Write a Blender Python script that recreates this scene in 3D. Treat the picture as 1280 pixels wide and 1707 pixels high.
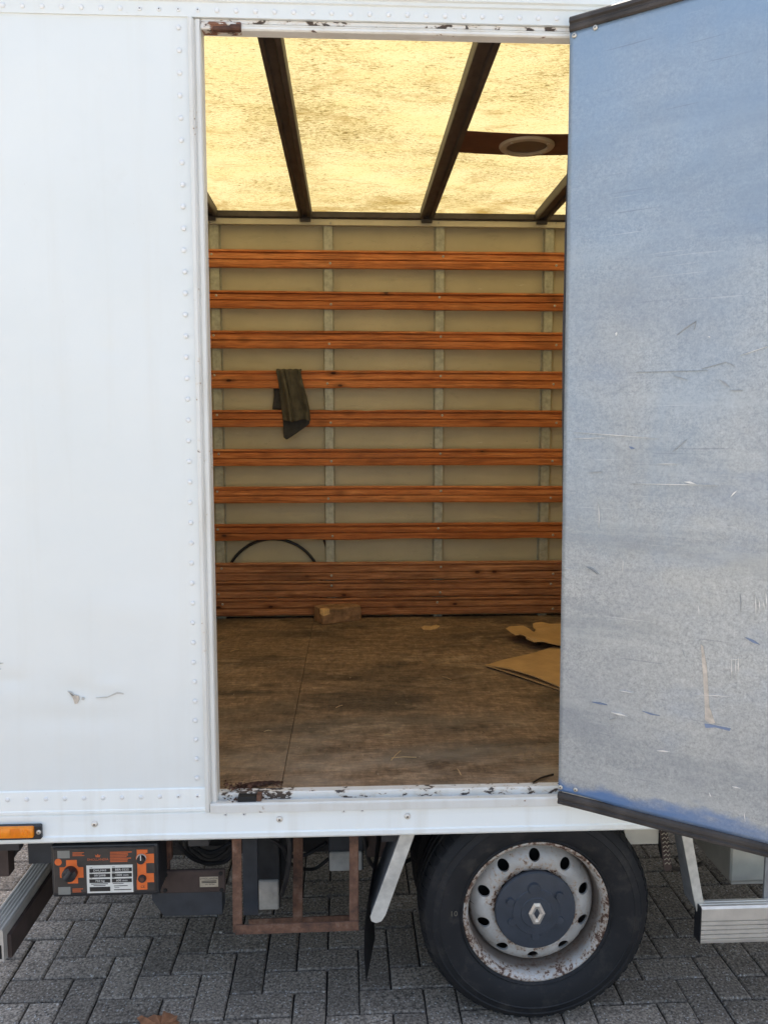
import bpy, bmesh, math, random
from mathutils import Vector, Matrix, noise
from math import radians, sin, cos, pi, sqrt, atan2

random.seed(7)
sc = bpy.context.scene
COL = sc.collection
for o in list(bpy.data.objects):
    bpy.data.objects.remove(o)

# ------------------------------------------------------------------ camera
CAM = Vector((0.0, -2.156, 1.793))
PITCH, YAW, FPX = radians(5.5), radians(2.55), 1291.5
cd = bpy.data.cameras.new('camera')
cam = bpy.data.objects.new('camera', cd)
COL.objects.link(cam)
cam.location = CAM
cam.rotation_euler = (pi / 2 - PITCH, 0, -YAW)
cd.sensor_fit = 'HORIZONTAL'
cd.sensor_width = 36.0
cd.lens = 36.0 * FPX / 1280.0
cd.clip_start = 0.05
cd.clip_end = 2000
sc.camera = cam

# ------------------------------------------------------------------ world and sun
SUN_EL, SUN_AZ = radians(60), radians(24)      # azimuth from +Y towards +X
w = bpy.data.worlds.new('World')
sc.world = w
w.use_nodes = True
nt = w.node_tree
nt.nodes.clear()
wo = nt.nodes.new('ShaderNodeOutputWorld')
bg = nt.nodes.new('ShaderNodeBackground')
sky = nt.nodes.new('ShaderNodeTexSky')
sky.sky_type = 'NISHITA'
sky.sun_disc = False
sky.sun_elevation = SUN_EL
sky.sun_rotation = SUN_AZ
sky.air_density = 1.25
sky.dust_density = 6.0
sky.ozone_density = 0.0
bg.inputs['Strength'].default_value = 0.12
nt.links.new(sky.outputs[0], bg.inputs['Color'])
nt.links.new(bg.outputs[0], wo.inputs['Surface'])

sl = bpy.data.lights.new('sun', 'SUN')
sl.energy = 4.0
sl.angle = radians(0.5)
sl.color = (1.0, 0.95, 0.87)
sun = bpy.data.objects.new('sun', sl)
COL.objects.link(sun)
sd = Vector((sin(SUN_AZ) * cos(SUN_EL), cos(SUN_AZ) * cos(SUN_EL), sin(SUN_EL)))
sun.rotation_euler = (-sd).to_track_quat('-Z', 'Y').to_euler()
sun.location = (0, 0, 8)

sc.view_settings.view_transform = 'Standard'
sc.view_settings.look = 'None'
sc.view_settings.gamma = 1.0
sc.view_settings.use_curve_mapping = False
sc.view_settings.exposure = 1.88
sc.cycles.max_bounces = 10
sc.cycles.diffuse_bounces = 6
sc.cycles.transmission_bounces = 6

# ------------------------------------------------------------------ measuring helpers
_f = Vector((sin(YAW) * cos(PITCH), cos(YAW) * cos(PITCH), -sin(PITCH)))
_r = Vector((cos(YAW), -sin(YAW), 0))
_u = _r.cross(_f)
def ray(px, py):
    return _r * ((px - 640) / FPX) + _u * ((853.5 - py) / FPX) + _f
def P(px, py, Y):                                # photo measure -> point on a plane of known depth
    d = ray(px, py)
    return CAM + d * ((Y - CAM.y) / d.y)
def G(px, py, Z):                                # photo measure -> point on a plane of known height
    d = ray(px, py)
    return CAM + d * ((Z - CAM.z) / d.z)

# ------------------------------------------------------------------ node helpers
class M:
    def __init__(s, name):
        s.m = bpy.data.materials.new(name)
        s.m.use_nodes = True
        s.t = s.m.node_tree
        s.b = s.t.nodes['Principled BSDF']
        s.out = s.t.nodes['Material Output']
        s.tc = s.t.nodes.new('ShaderNodeTexCoord')
    def n(s, kind, **kw):
        nd = s.t.nodes.new('ShaderNode' + kind)
        for k, v in kw.items():
            setattr(nd, k, v)
        return nd
    def l(s, a, b):
        s.t.links.new(a, b)
    def co(s, scale=(1, 1, 1), rnd=False, rot=(0, 0, 0)):
        mp = s.n('Mapping')
        mp.inputs['Scale'].default_value = scale
        mp.inputs['Rotation'].default_value = rot
        s.l(s.tc.outputs['Object'], mp.inputs['Vector'])
        if rnd:
            oi = s.n('ObjectInfo')
            mu = s.n('Math', operation='MULTIPLY')
            mu.inputs[1].default_value = 37.0
            s.l(oi.outputs['Random'], mu.inputs[0])
            cb = s.n('CombineXYZ')
            for i in range(3):
                s.l(mu.outputs[0], cb.inputs[i])
            s.l(cb.outputs[0], mp.inputs['Location'])
        return mp.outputs[0]
    def noise(s, vec, scale=1, detail=4, rough=.55, dist=0):
        nd = s.n('TexNoise')
        nd.inputs['Scale'].default_value = scale
        nd.inputs['Detail'].default_value = detail
        nd.inputs['Roughness'].default_value = rough
        nd.inputs['Distortion'].default_value = dist
        s.l(vec, nd.inputs['Vector'])
        return nd.outputs['Fac']
    def voro(s, vec, scale, feature='F1'):
        nd = s.n('TexVoronoi', feature=feature)
        nd.inputs['Scale'].default_value = scale
        s.l(vec, nd.inputs['Vector'])
        return nd
    def ramp(s, fac, *stops):
        r = s.n('ValToRGB')
        e = r.color_ramp.elements
        while len(e) < len(stops):
            e.new(0.5)
        for k, (p, c) in enumerate(stops):
            e[k].position = p
            if not hasattr(c, '__len__'):
                c = (c, c, c)
            e[k].color = tuple(c) + (1,)
        s.l(fac, r.inputs[0])
        return r.outputs[0]
    def mix(s, fac, a, b, mode='MIX'):
        m = s.n('Mix', data_type='RGBA', blend_type=mode)
        for v, i in ((fac, 0), (a, 6), (b, 7)):
            if hasattr(v, 'is_output'):
                s.l(v, m.inputs[i])
            elif i == 0:
                m.inputs[0].default_value = v
            else:
                m.inputs[i].default_value = tuple(v) + (1,)
        return m.outputs[2]
    def math(s, op, a, b=0.0):
        m = s.n('Math', operation=op)
        for v, i in ((a, 0), (b, 1)):
            if hasattr(v, 'is_output'):
                s.l(v, m.inputs[i])
            else:
                m.inputs[i].default_value = v
        return m.outputs[0]
    def sep(s):
        x = s.n('SeparateXYZ')
        s.l(s.tc.outputs['Object'], x.inputs[0])
        return x.outputs
    def mapr(s, v, a, b, c=0.0, d=1.0):
        m = s.n('MapRange')
        m.inputs[1].default_value = a
        m.inputs[2].default_value = b
        m.inputs[3].default_value = c
        m.inputs[4].default_value = d
        s.l(v, m.inputs[0])
        return m.outputs[0]
    def bump(s, h, strength=.3, dist=.002):
        b = s.n('Bump')
        b.inputs['Strength'].default_value = strength
        b.inputs['Distance'].default_value = dist
        s.l(h, b.inputs['Height'])
        s.l(b.outputs[0], s.b.inputs['Normal'])
    def fin(s, col, rough=.5, metal=0.0, spec=.5):
        for v, k in ((col, 'Base Color'), (rough, 'Roughness'), (metal, 'Metallic'), (spec, 'Specular IOR Level')):
            if hasattr(v, 'is_output'):
                s.l(v, s.b.inputs[k])
            elif hasattr(v, '__len__'):
                s.b.inputs[k].default_value = tuple(v) + (1,)
            else:
                s.b.inputs[k].default_value = v
        return s.m

def mat_plain(name, col, rough=.5, metal=0.0, var=.15, scale=12, bump=0.0, spec=.5):
    m = M(name)
    f = m.noise(m.co(), scale, 5, .6)
    lo = [c * (1 - var) for c in col]
    hi = [min(1, c * (1 + var)) for c in col]
    c = m.ramp(f, (.3, lo), (.7, hi))
    if bump:
        m.bump(m.noise(m.co(), scale * 6, 3), bump, .001)
    return m.fin(c, rough, metal, spec)

def mat_white(name, dirt=.12, k=1.0):
    m = M(name)
    f1 = m.noise(m.co((1, 1, 1)), 1.6, 5, .6)
    c = m.ramp(f1, (.3, (.655 * k, .685 * k, .672 * k)), (.7, (.705 * k, .73 * k, .715 * k)))
    streak = m.noise(m.co((16, 16, .9)), 1.0, 5, .6)
    c = m.mix(m.mapr(streak, .52, .8, 0, dirt * 1.4), c, (.55, .51, .42))
    blot = m.noise(m.co(), 7, 6, .65)
    c = m.mix(m.mapr(blot, .6, .78, 0, dirt), c, (.5, .47, .4))
    spk = m.noise(m.co(), 160, 2, .5)
    c = m.mix(m.mapr(spk, .76, .8, 0, .35), c, (.3, .27, .22))
    h = m.noise(m.co((1, 1, 1.6)), 3.0, 2, .4)
    m.bump(h, .25, .022)
    r = m.mapr(blot, .3, .7, .28, .42)
    return m.fin(c, r, 0, .5)

def mat_chip(name, amount, rust=.5, base=(.74, .74, .71), scale=34):
    """white paint flaked away to dark metal and rust"""
    m = M(name)
    f = m.noise(m.co((.55, 1, 1.0)), scale, 6, .62, .3)
    big = m.noise(m.co(), 5.5, 3, .5)
    v = m.math('ADD', m.math('MULTIPLY', f, .7), m.math('MULTIPLY', big, .42))
    t = .80 - amount
    msk = m.mapr(v, t, t + .012)
    halo = m.mapr(v, t - .06, t)
    c = m.mix(m.mapr(m.noise(m.co((9, 9, 2)), 2, 5, .6), .45, .75, 0, .35), base, (.48, .43, .34))
    c = m.mix(m.math('MULTIPLY', halo, .35), c, (.5, .36, .22))
    under = m.mix(m.mapr(m.noise(m.co(), 22, 4), .42, .58), (.07, .065, .065), (.16 * rust + .06, .05 * rust + .05, .02 * rust + .04))
    c = m.mix(msk, c, under)
    m.bump(m.math('SUBTRACT', 1.0, msk), .5, .0012)
    r = m.mapr(msk, 0, 1, .42, .85)
    return m.fin(c, r, 0, .4)

def mat_rust(name, a=(.16, .085, .055), b=(.07, .042, .034), hi=(.26, .17, .13)):
    m = M(name)
    f = m.noise(m.co(), 28, 6, .65)
    g = m.noise(m.co(), 130, 4, .6)
    c = m.ramp(f, (.3, b), (.55, a), (.78, hi))
    c = m.mix(m.mapr(g, .55, .75, 0, .5), c, (.05, .035, .03))
    m.bump(g, .5, .0015)
    return m.fin(c, .85, 0, .25)

def mat_slat(name, worn):
    m = M(name)
    v = m.co((1.2, 26, 26), True)
    g = m.noise(v, 1.6, 6, .62, .8)
    fine = m.noise(m.co((4, 150, 150), True), 1.0, 3, .6)
    if worn:
        c = m.ramp(g, (.25, (.18, .070, .032)), (.5, (.45, .185, .082)), (.72, (.62, .29, .13)))
    else:
        c = m.ramp(g, (.20, (.24, .070, .018)), (.48, (.60, .190, .054)), (.78, (.78, .32, .11)))
    c = m.mix(m.mapr(fine, .5, .78, 0, .5), c, (.17, .05, .016))
    fib = m.noise(m.co((9, 260, 260), True), 1.0, 4, .7)
    c = m.mix(1.0, c, m.ramp(fib, (.32, (.55, .45, .40)), (.52, (1, 1, 1)), (.72, (1.25, 1.35, 1.5))), 'MULTIPLY')
    pat = m.noise(m.co((3, 8, 22), True), 1.3, 5, .7)
    c = m.mix(m.mapr(pat, .55, .72, 0, .55), c, (.40, .15, .075))
    # knots
    kv = m.voro(m.co((6.5, 2, 13), True), 1.0)
    kd = kv.outputs['Distance']
    sel = m.n('SeparateColor')
    m.l(kv.outputs['Color'], sel.inputs[0])
    some = m.mapr(sel.outputs[0], .55, .6)
    c = m.mix(m.math('MULTIPLY', some, m.mapr(kd, .12, .34, .5, 0)), c, (.16, .05, .014))
    c = m.mix(m.math('MULTIPLY', some, m.mapr(kd, .07, .12, .95, 0)), c, (.06, .018, .009))
    # scuffs down to pale wood
    sc_ = m.noise(m.co((5, 40, 60), True), 1.0, 5, .7)
    c = m.mix(m.mapr(sc_, .64 if worn else .70, .74, 0, .85), c, (.55, .30, .135) if worn else (.62, .33, .13))
    dirt = m.noise(m.co((2, 2, 4)), 1.6, 5, .6)
    c = m.mix(m.mapr(dirt, .5, .8, 0, .75 if worn else .45), c, (.06, .036, .024))
    oi = m.n('ObjectInfo')
    c = m.mix(1.0, c, m.ramp(oi.outputs['Random'], (0, (.78, .74, .70)), (.5, (1, 1, 1)), (1, (1.08, 1.14, 1.2))), 'MULTIPLY')
    m.bump(m.math('ADD', g, m.math('MULTIPLY', fine, .6)), .5, .0012)
    return m.fin(c, .6 if not worn else .78, 0, .25)

def mat_floor():
    m = M('plywood_floor')
    g = m.noise(m.co((1.6, 7, 9), True), 3.0, 8, .68, .9)
    c = m.ramp(g, (.25, (.11, .074, .048)), (.5, (.205, .135, .085)), (.75, (.30, .205, .13)))
    big = m.noise(m.co((.8, 1.7, 1)), 2.2, 5, .6, .5)
    c = m.mix(m.mapr(big, .47, .66, 0, .85), c, (.052, .040, .031))
    lite = m.noise(m.co((1.4, 3.2, 1)), 1.9, 8, .74, .6)
    c = m.mix(m.mapr(lite, .54, .72, 0, .65), c, (.36, .27, .185))
    kn = m.voro(m.co((1.5, 2.4, 1)), 1.5)
    c = m.mix(m.mapr(kn.outputs['Distance'], .04, .15, .75, 0), c, (.045, .03, .02))
    # long scratches
    s1 = m.noise(m.co((2.2, 120, 1)), 1.0, 3, .55)
    c = m.mix(m.mapr(s1, .66, .74, 0, .5), c, (.27, .20, .13))
    s2 = m.noise(m.co((3, 160, 1), rot=(0, 0, .16)), 1.0, 2, .5)
    c = m.mix(m.mapr(s2, .68, .74, 0, .55), c, (.04, .03, .022))
    gr = m.noise(m.co(), 240, 2, .5)
    c = m.mix(m.mapr(gr, .64, .74, 0, .45), c, (.36, .28, .20))
    fg = m.noise(m.co((22, 95, 1), True), 1.0, 6, .75, .4)
    c = m.mix(1.0, c, m.ramp(fg, (.3, .50), (.5, 1.0), (.7, 1.6)), 'MULTIPLY')
    cr = m.noise(m.co((45, 120, 1)), 1.0, 3, .6)
    c = m.mix(m.mapr(cr, .66, .72, 0, .7), c, (.03, .022, .017))
    sc1 = m.noise(m.co((42, 15, 1), True), 1.0, 6, .75, .5)
    c = m.mix(1.0, c, m.ramp(sc1, (.3, .62), (.5, 1.0), (.7, 1.42)), 'MULTIPLY')
    pit = m.noise(m.co((75, 26, 1)), 1.0, 3, .6)
    c = m.mix(m.mapr(pit, .67, .73, 0, .75), c, (.028, .02, .015))
    grit = m.noise(m.co((90, 30, 1), rot=(0, 0, .4)), 1.0, 2, .6)
    c = m.mix(m.mapr(grit, .70, .76, 0, .6), c, (.46, .37, .27))
    # worn greyer by the doorway, and paler: light from the door painted in
    y = m.sep()[1]
    near = m.math('MULTIPLY', m.mapr(y, .9, .05), m.mapr(m.noise(m.co((1, 2, 1)), 3.5, 4), .4, .65))
    c = m.mix(m.math('MULTIPLY', near, .65), c, (.34, .285, .22))
    m.bump(m.math('ADD', g, m.math('MULTIPLY', s1, .6)), .4, .0012)
    r = m.mapr(lite, .3, .7, .72, .5)
    return m.fin(c, r, 0, .3)

def mat_roof():
    """grp roof sheet: passes sunlight, with glass fibre and grime in it"""
    m = M('translucent_roof')
    d1 = m.noise(m.co((34, 110, 1), rot=(0, 0, .10)), 1.0, 4, .62, .5)
    d2 = m.noise(m.co((40, 120, 1), rot=(0, 0, -.2)), 1.0, 3, .6, .8)
    big = m.noise(m.co((1.1, 1.6, 1)), 1.9, 6, .66, .4)
    th = m.mapr(big, .33, .70, .045, -.125)
    k1 = m.mapr(m.math('SUBTRACT', d1, th), .58, .70)
    k2 = m.mapr(m.math('SUBTRACT', d2, th), .66, .72)
    blot = m.noise(m.co((3.0, 6.0, 1)), 1.0, 7, .74, .6)
    # grime has gathered along the edge over the far wall
    y = m.sep()[1]
    edge = m.mapr(y, 1.75, 2.25, 0, .12)
    bl = m.mapr(m.math('ADD', blot, edge), .55, .75, 0, .85)
    cloud = m.noise(m.co((2, 4, 1)), 2.0, 5, .6)
    c = m.mix(m.mapr(cloud, .35, .7), (.88, .78, .44), (.93, .84, .54))
    c = m.mix(m.math('MULTIPLY', k1, .72), c, (.30, .175, .04))
    c = m.mix(m.math('MULTIPLY', k2, .85), c, (.16, .09, .025))
    c = m.mix(bl, c, (.40, .25, .06))
    f1 = m.noise(m.co((95, 210, 1), rot=(0, 0, .25)), 1.0, 3, .6, 1.0)
    f2 = m.noise(m.co((80, 190, 1), rot=(0, 0, -.35)), 1.0, 3, .6, 1.0)
    c = m.mix(m.mapr(m.math('SUBTRACT', f1, m.math('MULTIPLY', th, .7)), .55, .66, 0, .55), c, (.40, .33, .12))
    c = m.mix(m.mapr(m.math('SUBTRACT', f2, m.math('MULTIPLY', th, .7)), .57, .67, 0, .6), c, (.33, .27, .09))
    tr = m.n('BsdfTranslucent')
    df = m.n('BsdfDiffuse')
    m.l(m.mix(1.0, c, (.245, .232, .195), 'MULTIPLY'), tr.inputs['Color'])
    m.l(m.mix(1.0, c, (.75, .75, .75), 'MULTIPLY'), df.inputs['Color'])
    mx = m.n('MixShader')
    mx.inputs[0].default_value = .78
    m.l(df.outputs[0], mx.inputs[1])
    m.l(tr.outputs[0], mx.inputs[2])
    m.l(mx.outputs[0], m.out.inputs['Surface'])
    return m.m

def mat_door():
    """zinc coated inner sheet with traces of blue film, grime and painted sky blue"""
    m = M('zinc_sheet')
    sp = m.noise(m.co(), 95, 5, .68)
    c = m.ramp(sp, (.28, (.30, .31, .305)), (.5, (.40, .41, .405)), (.74, (.50, .51, .50)))
    fine = m.noise(m.co(), 210, 3, .7)
    patchy = m.mapr(m.noise(m.co((1, 1, 1.4)), 3.2, 5, .65), .35, .65)
    c = m.mix(m.mapr(patchy, 0, 1, .35, .95), c, m.mix(1.0, c, m.ramp(fine, (.3, .66), (.5, 1.0), (.7, 1.25)), 'MULTIPLY'))
    fleck = m.noise(m.co((1, 1, .6)), 120, 4, .75, 1.0)
    c = m.mix(m.math('MULTIPLY', m.mapr(fleck, .60, .70, 0, .55), m.mapr(patchy, 0, 1, .3, 1)), c, (.17, .18, .18))
    smear = m.noise(m.co((1.2, 1.2, 4.5), rot=(.35, .5, 0)), 1.3, 6, .66, .5)
    c = m.mix(m.mapr(smear, .48, .68, 0, .6), c, (.24, .265, .285))
    rub = m.noise(m.co((.8, .8, 7), rot=(.1, -.2, 0)), 1.6, 6, .7, .3)
    c = m.mix(m.mapr(rub, .54, .68, 0, .4), c, (.52, .53, .51))
    big = m.noise(m.co((.9, .9, 1.3)), 2.0, 5, .6, .5)
    c = m.mix(m.mapr(big, .48, .72, 0, .5), c, (.27, .285, .31))
    warm = m.noise(m.co((.7, .7, 2.6)), 1.5, 5, .62)
    c = m.mix(m.mapr(warm, .54, .72, 0, .3), c, (.47, .45, .38))
    # smudges of blue
    bl = m.noise(m.co((1.0, 1.0, 2.2), rot=(.25, .3, 0)), 1.9, 5, .6)
    c = m.mix(m.mapr(bl, .55, .72, 0, .28), c, (.24, .33, .48))
    # sky reflection painted in as a blue tint, stronger upwards, in ragged patches
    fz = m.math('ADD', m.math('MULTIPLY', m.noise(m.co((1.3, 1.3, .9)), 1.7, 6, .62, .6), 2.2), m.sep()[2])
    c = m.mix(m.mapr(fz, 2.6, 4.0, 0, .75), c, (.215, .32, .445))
    # the strip along the foot where the blue coating is left
    z = m.sep()[2]
    wob = m.noise(m.co((3, 3, 6)), 1.6, 5, .6)
    zz = m.math('ADD', z, m.math('MULTIPLY', wob, -.16))
    strip = m.mapr(zz, .752, .722)
    c = m.mix(m.math('MULTIPLY', strip, m.mapr(m.noise(m.co((2, 2, 14)), 2, 5, .6), .25, .6, .35, .95)), c, (.11, .21, .42))
    # rubbed lines
    s1 = m.noise(m.co((3, 3, 190)), 1.0, 3, .6)
    c = m.mix(m.mapr(s1, .68, .74, 0, .35), c, (.70, .70, .68))
    s2 = m.noise(m.co((3, 3, 130), rot=(0, .1, 0)), 1.0, 2, .6)
    c = m.mix(m.mapr(s2, .70, .75, 0, .4), c, (.16, .17, .19))
    m.bump(sp, .12, .001)
    return m.fin(c, m.mapr(big, .3, .7, .44, .6), .30, .5)

def mat_paver():
    m = M('concrete_paver')
    oi = m.n('ObjectInfo')
    g = m.noise(m.co((1, 1, 1), True), 120, 3, .6)
    c = m.ramp(g, (.30, (.065, .058, .050)), (.48, (.245, .203, .162)), (.68, (.48, .405, .325)))
    v = m.voro(m.co((1, 1, 1), True), 120)
    spk = m.math('MULTIPLY', m.mapr(v.outputs['Distance'], .36, .24), m.mapr(m.noise(m.co((1, 1, 1), True), 90, 2), .5, .62))
    c = m.mix(m.math('MULTIPLY', spk, .9), c, (.70, .69, .66))
    big = m.noise(m.co(), 5, 4, .6)
    c = m.mix(m.mapr(big, .4, .75, 0, .45), c, (.12, .10, .082))
    c = m.mix(1.0, c, m.ramp(oi.outputs['Random'], (0, .75), (1, 1.2)), 'MULTIPLY')
    m.bump(g, 1.0, .004)
    return m.fin(c, .88, 0, .3)

def mat_tyre():
    m = M('tyre_rubber')
    f = m.noise(m.co(), 9, 5, .6)
    c = m.ramp(f, (.3, (.008, .009, .011)), (.7, (.016, .016, .018)))
    d = m.noise(m.co((3, 3, 3)), 6, 6, .7)
    c = m.mix(m.mapr(d, .52, .78, 0, .5), c, (.075, .066, .054))
    m.bump(m.noise(m.co(), 160, 3), .2, .001)
    return m.fin(c, m.mapr(f, .3, .7, .6, .8), 0, .35)

def mat_rim():
    m = M('rim_paint')
    f = m.noise(m.co(), 10, 5, .6)
    c = m.ramp(f, (.3, (.33, .32, .30)), (.7, (.53, .515, .485)))
    x = m.sep()
    r = m.math('SQRT', m.math('ADD', m.math('MULTIPLY', x[0], x[0]), m.math('MULTIPLY', x[2], x[2])))
    near = m.math('ADD', m.mapr(r, .185, .215, 0, .17), m.mapr(r, .152, .122, 0, .17))
    v = m.math('ADD', m.math('ADD', m.noise(m.co(), 85, 6, .7), near), m.mapr(m.noise(m.co(), 14, 4, .6), .35, .65, -.11, .07))
    c = m.mix(m.mapr(v, .54, .66, 0, .65), c, (.36, .235, .14))
    c = m.mix(m.mapr(v, .665, .69), c, (.09, .045, .03))
    well = m.math('MULTIPLY', m.mapr(r, .186, .193), m.mapr(x[1], .052, .075))  # shade down in the well painted in, along with brown dirt
    c = m.mix(m.math('MULTIPLY', well, .8), c, (.12, .085, .065))
    m.bump(v, .25, .001)
    return m.fin(c, .5, .15, .5)

MAT = {}
MAT['white'] = mat_white('white_gel_coat', .10)
MAT['white_rail'] = mat_white('white_rail_paint', .24, 1.16)
MAT['chip_low'] = mat_chip('frame_paint', .075, .7, (.66, .66, .63), scale=70)
MAT['chip_high'] = mat_chip('sill_paint', .19, .10, (.68, .675, .65), 60)
MAT['chip_mid'] = mat_chip('jamb_paint', .082, .6, (.70, .70, .67), 75)
MAT['rust'] = mat_rust('rusty_steel')
MAT['rust_dark'] = mat_rust('dark_rust', (.10, .05, .035), (.045, .03, .026), (.17, .09, .06))
MAT['slat'] = mat_slat('stained_pine', False)
MAT['slat_worn'] = mat_slat('worn_pine', True)
MAT['floor'] = mat_floor()
MAT['roof'] = mat_roof()
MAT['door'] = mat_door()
MAT['paver'] = mat_paver()
MAT['tyre'] = mat_tyre()
MAT['rim'] = mat_rim()
MAT['bow'] = mat_plain('brown_roof_bow', (.062, .050, .044), .55, 0, .35, 14)
MAT['bow_board'] = mat_plain('brown_board', (.12, .05, .033), .6, 0, .3, 9)
def mat_beige():
    m = M('beige_wall_sheet')
    f = m.noise(m.co(), 3, 5, .6)
    c = m.ramp(f, (.3, (.50, .432, .272)), (.7, (.60, .518, .33)))
    d = m.noise(m.co((2, 2, 7)), 3.2, 6, .7, .5)
    c = m.mix(m.mapr(d, .57, .74, 0, .4), c, (.30, .255, .17))
    k1 = m.noise(m.co((9, 1, 60), rot=(0, .12, 0)), 1.0, 4, .65)
    c = m.mix(m.mapr(k1, .69, .73, 0, .55), c, (.74, .68, .53))
    k2 = m.noise(m.co((26, 1, 34), rot=(0, .5, 0)), 1.0, 4, .7, .6)
    c = m.mix(m.mapr(k2, .70, .74, 0, .7), c, (.13, .11, .08))
    return m.fin(c, .5)
MAT['beige'] = mat_beige()
MAT['galv'] = mat_plain('galvanised_post', (.40, .39, .31), .5, .3, .25, 40)
MAT['alu'] = mat_plain('aluminium', (.68, .645, .585), .40, .55, .1, 20)
MAT['alu_cream'] = mat_plain('cream_rail', (.56, .50, .37), .45, .2, .1, 8)
MAT['rubber'] = mat_plain('black_rubber', (.022, .021, .022), .65, 0, .4, 18, .2)
MAT['seal'] = mat_plain('dusty_seal', (.045, .038, .034), .7, 0, .5, 14, .3)
MAT['black'] = mat_plain('black_plastic', (.018, .019, .022), .45, 0, .3, 30)
MAT['face'] = mat_plain('dark_faceplate', (.045, .038, .034), .5, 0, .25, 30)
MAT['chassis'] = mat_plain('grimy_chassis', (.035, .034, .035), .75, 0, .4, 10, .3)
MAT['bluegrey'] = mat_plain('blue_grey_steel', (.032, .036, .043), .6, 0, .3, 16)
MAT['brown_steel'] = mat_plain('brown_steel', (.055, .036, .030), .7, 0, .3, 16)
MAT['dirty_white'] = mat_plain('dirty_white_cap', (.45, .43, .39), .6, 0, .25, 22)
MAT['strut'] = mat_plain('painted_strut', (.52, .50, .45), .55, .1, .22, 30, .2)
MAT['strut_web'] = mat_plain('strut_web', (.22, .23, .24), .55, .3, .25, 20)
MAT['orange'] = mat_plain('orange_print', (.72, .15, .03), .5, 0, .1, 30)
MAT['orange_text'] = mat_plain('orange_lettering', (.48, .11, .035), .5, 0, .1, 30)
MAT['plate'] = mat_plain('white_plate', (.68, .67, .62), .5, 0, .08, 30)
MAT['sticker'] = mat_plain('pale_sticker', (.42, .36, .27), .6, 0, .15, 60)
MAT['ink'] = mat_plain('black_ink', (.02, .02, .02), .5)
MAT['grey_tag'] = mat_plain('grey_tag', (.22, .22, .20), .5)
MAT['amber'] = mat_plain('amber_lens', (.80, .24, .012), .18, 0, .12, 40)
MAT['hubcap'] = mat_plain('hub_cap_plastic', (.038, .046, .060), .5, 0, .2, 25)
MAT['badge'] = mat_plain('badge_metal', (.62, .58, .53), .3, .6, .1, 40)
MAT['card'] = mat_plain('cardboard', (.47, .285, .125), .85, 0, .16, 10, .2)
MAT['card_edge'] = mat_plain('cardboard_torn', (.52, .34, .17), .9, 0, .2, 60)
MAT['cloth'] = mat_plain('dark_cloth', (.075, .064, .045), .9, 0, .35, 18, .3)
MAT['cloth_in'] = mat_plain('cloth_lining', (.042, .040, .040), .9, 0, .35, 24, .3)
MAT['hose'] = mat_plain('black_hose', (.012, .012, .014), .4)
MAT['block'] = mat_plain('weathered_timber', (.30, .165, .085), .8, 0, .5, 22, .5)
MAT['block_pale'] = mat_plain('fresh_split_wood', (.66, .40, .17), .8, 0, .3, 50)
MAT['leaf'] = mat_plain('dry_leaf', (.30, .13, .06), .8, 0, .4, 40)
MAT['splinter'] = mat_plain('straw', (.50, .34, .17), .8)
MAT['litter'] = mat_plain('paint_flakes', (.55, .50, .44), .8, 0, .5, 60)
MAT['moss'] = mat_plain('moss', (.07, .09, .025), .9, 0, .5, 60)
MAT['sand'] = mat_plain('joint_sand', (.022, .020, .018), .95, 0, .4, 30)
MAT['screw'] = mat_plain('zinc_screw', (.55, .52, .46), .4, .6, .1, 80)
MAT['rivet'] = mat_plain('painted_rivet', (.70, .71, .71), .35, 0, .06, 60)
MAT['dark'] = mat_plain('dark_hole', (.01, .01, .01), .8)
MAT['tank'] = mat_plain('cream_box', (.50, .48, .41), .5, 0, .12, 12)
MAT['scratch'] = mat_plain('bare_scratch', (.72, .70, .66), .5, .2, .1, 60)
MAT['gouge'] = mat_plain('torn_filler', (.50, .44, .37), .8, 0, .25, 60)
MAT['bluemark'] = mat_plain('blue_mark', (.17, .22, .33), .5)
MAT['scuff'] = mat_plain('scuff_line', (.30, .31, .315), .5)
MAT['crack'] = mat_plain('crack_line', (.46, .45, .42), .6)
MAT['latch'] = mat_chip('latch_paint', .22, 1.0, (.62, .60, .56), 70)
MAT['chalk'] = mat_plain('chalk', (.12, .105, .08), .9)
MAT['lens'] = mat_plain('vent_cover', (.09, .06, .045), .35)
MAT['ring'] = mat_plain('vent_ring', (.42, .34, .25), .5)
MAT['stain'] = mat_plain('rust_stain', (.33, .22, .13), .7, 0, .3, 60)

# ------------------------------------------------------------------ mesh helpers
def obj(name, bm, mat, parent=None, smooth=False, recalc=True):
    if recalc:
        bmesh.ops.recalc_face_normals(bm, faces=bm.faces)
    me = bpy.data.meshes.new(name)
    bm.to_mesh(me)
    bm.free()
    return mobj(name, me, mat, parent, smooth)
def mobj(name, me, mat, parent=None, smooth=False):
    if mat:
        me.materials.clear()
        for mm in (mat if isinstance(mat, (list, tuple)) else [mat]):
            me.materials.append(MAT[mm])
    if smooth:
        me.shade_smooth() if smooth is True else me.set_sharp_from_angle(angle=smooth)
    o = bpy.data.objects.new(name, me)
    COL.objects.link(o)
    if parent:
        o.parent = parent
    return o
def empty(name, loc=(0, 0, 0), parent=None):
    o = bpy.data.objects.new(name, None)
    o.location = loc
    o.empty_display_size = .1
    COL.objects.link(o)
    if parent:
        o.parent = parent
    return o
def tag(o, label=None, cat=None, group=None, kind=None):
    for k, v in (('label', label), ('category', cat), ('group', group), ('kind', kind)):
        if v:
            o[k] = v
    return o
def dup(o, loc, parent=None):
    c = o.copy()
    COL.objects.link(c)
    c.location = loc
    c.parent = parent
    return c
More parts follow.
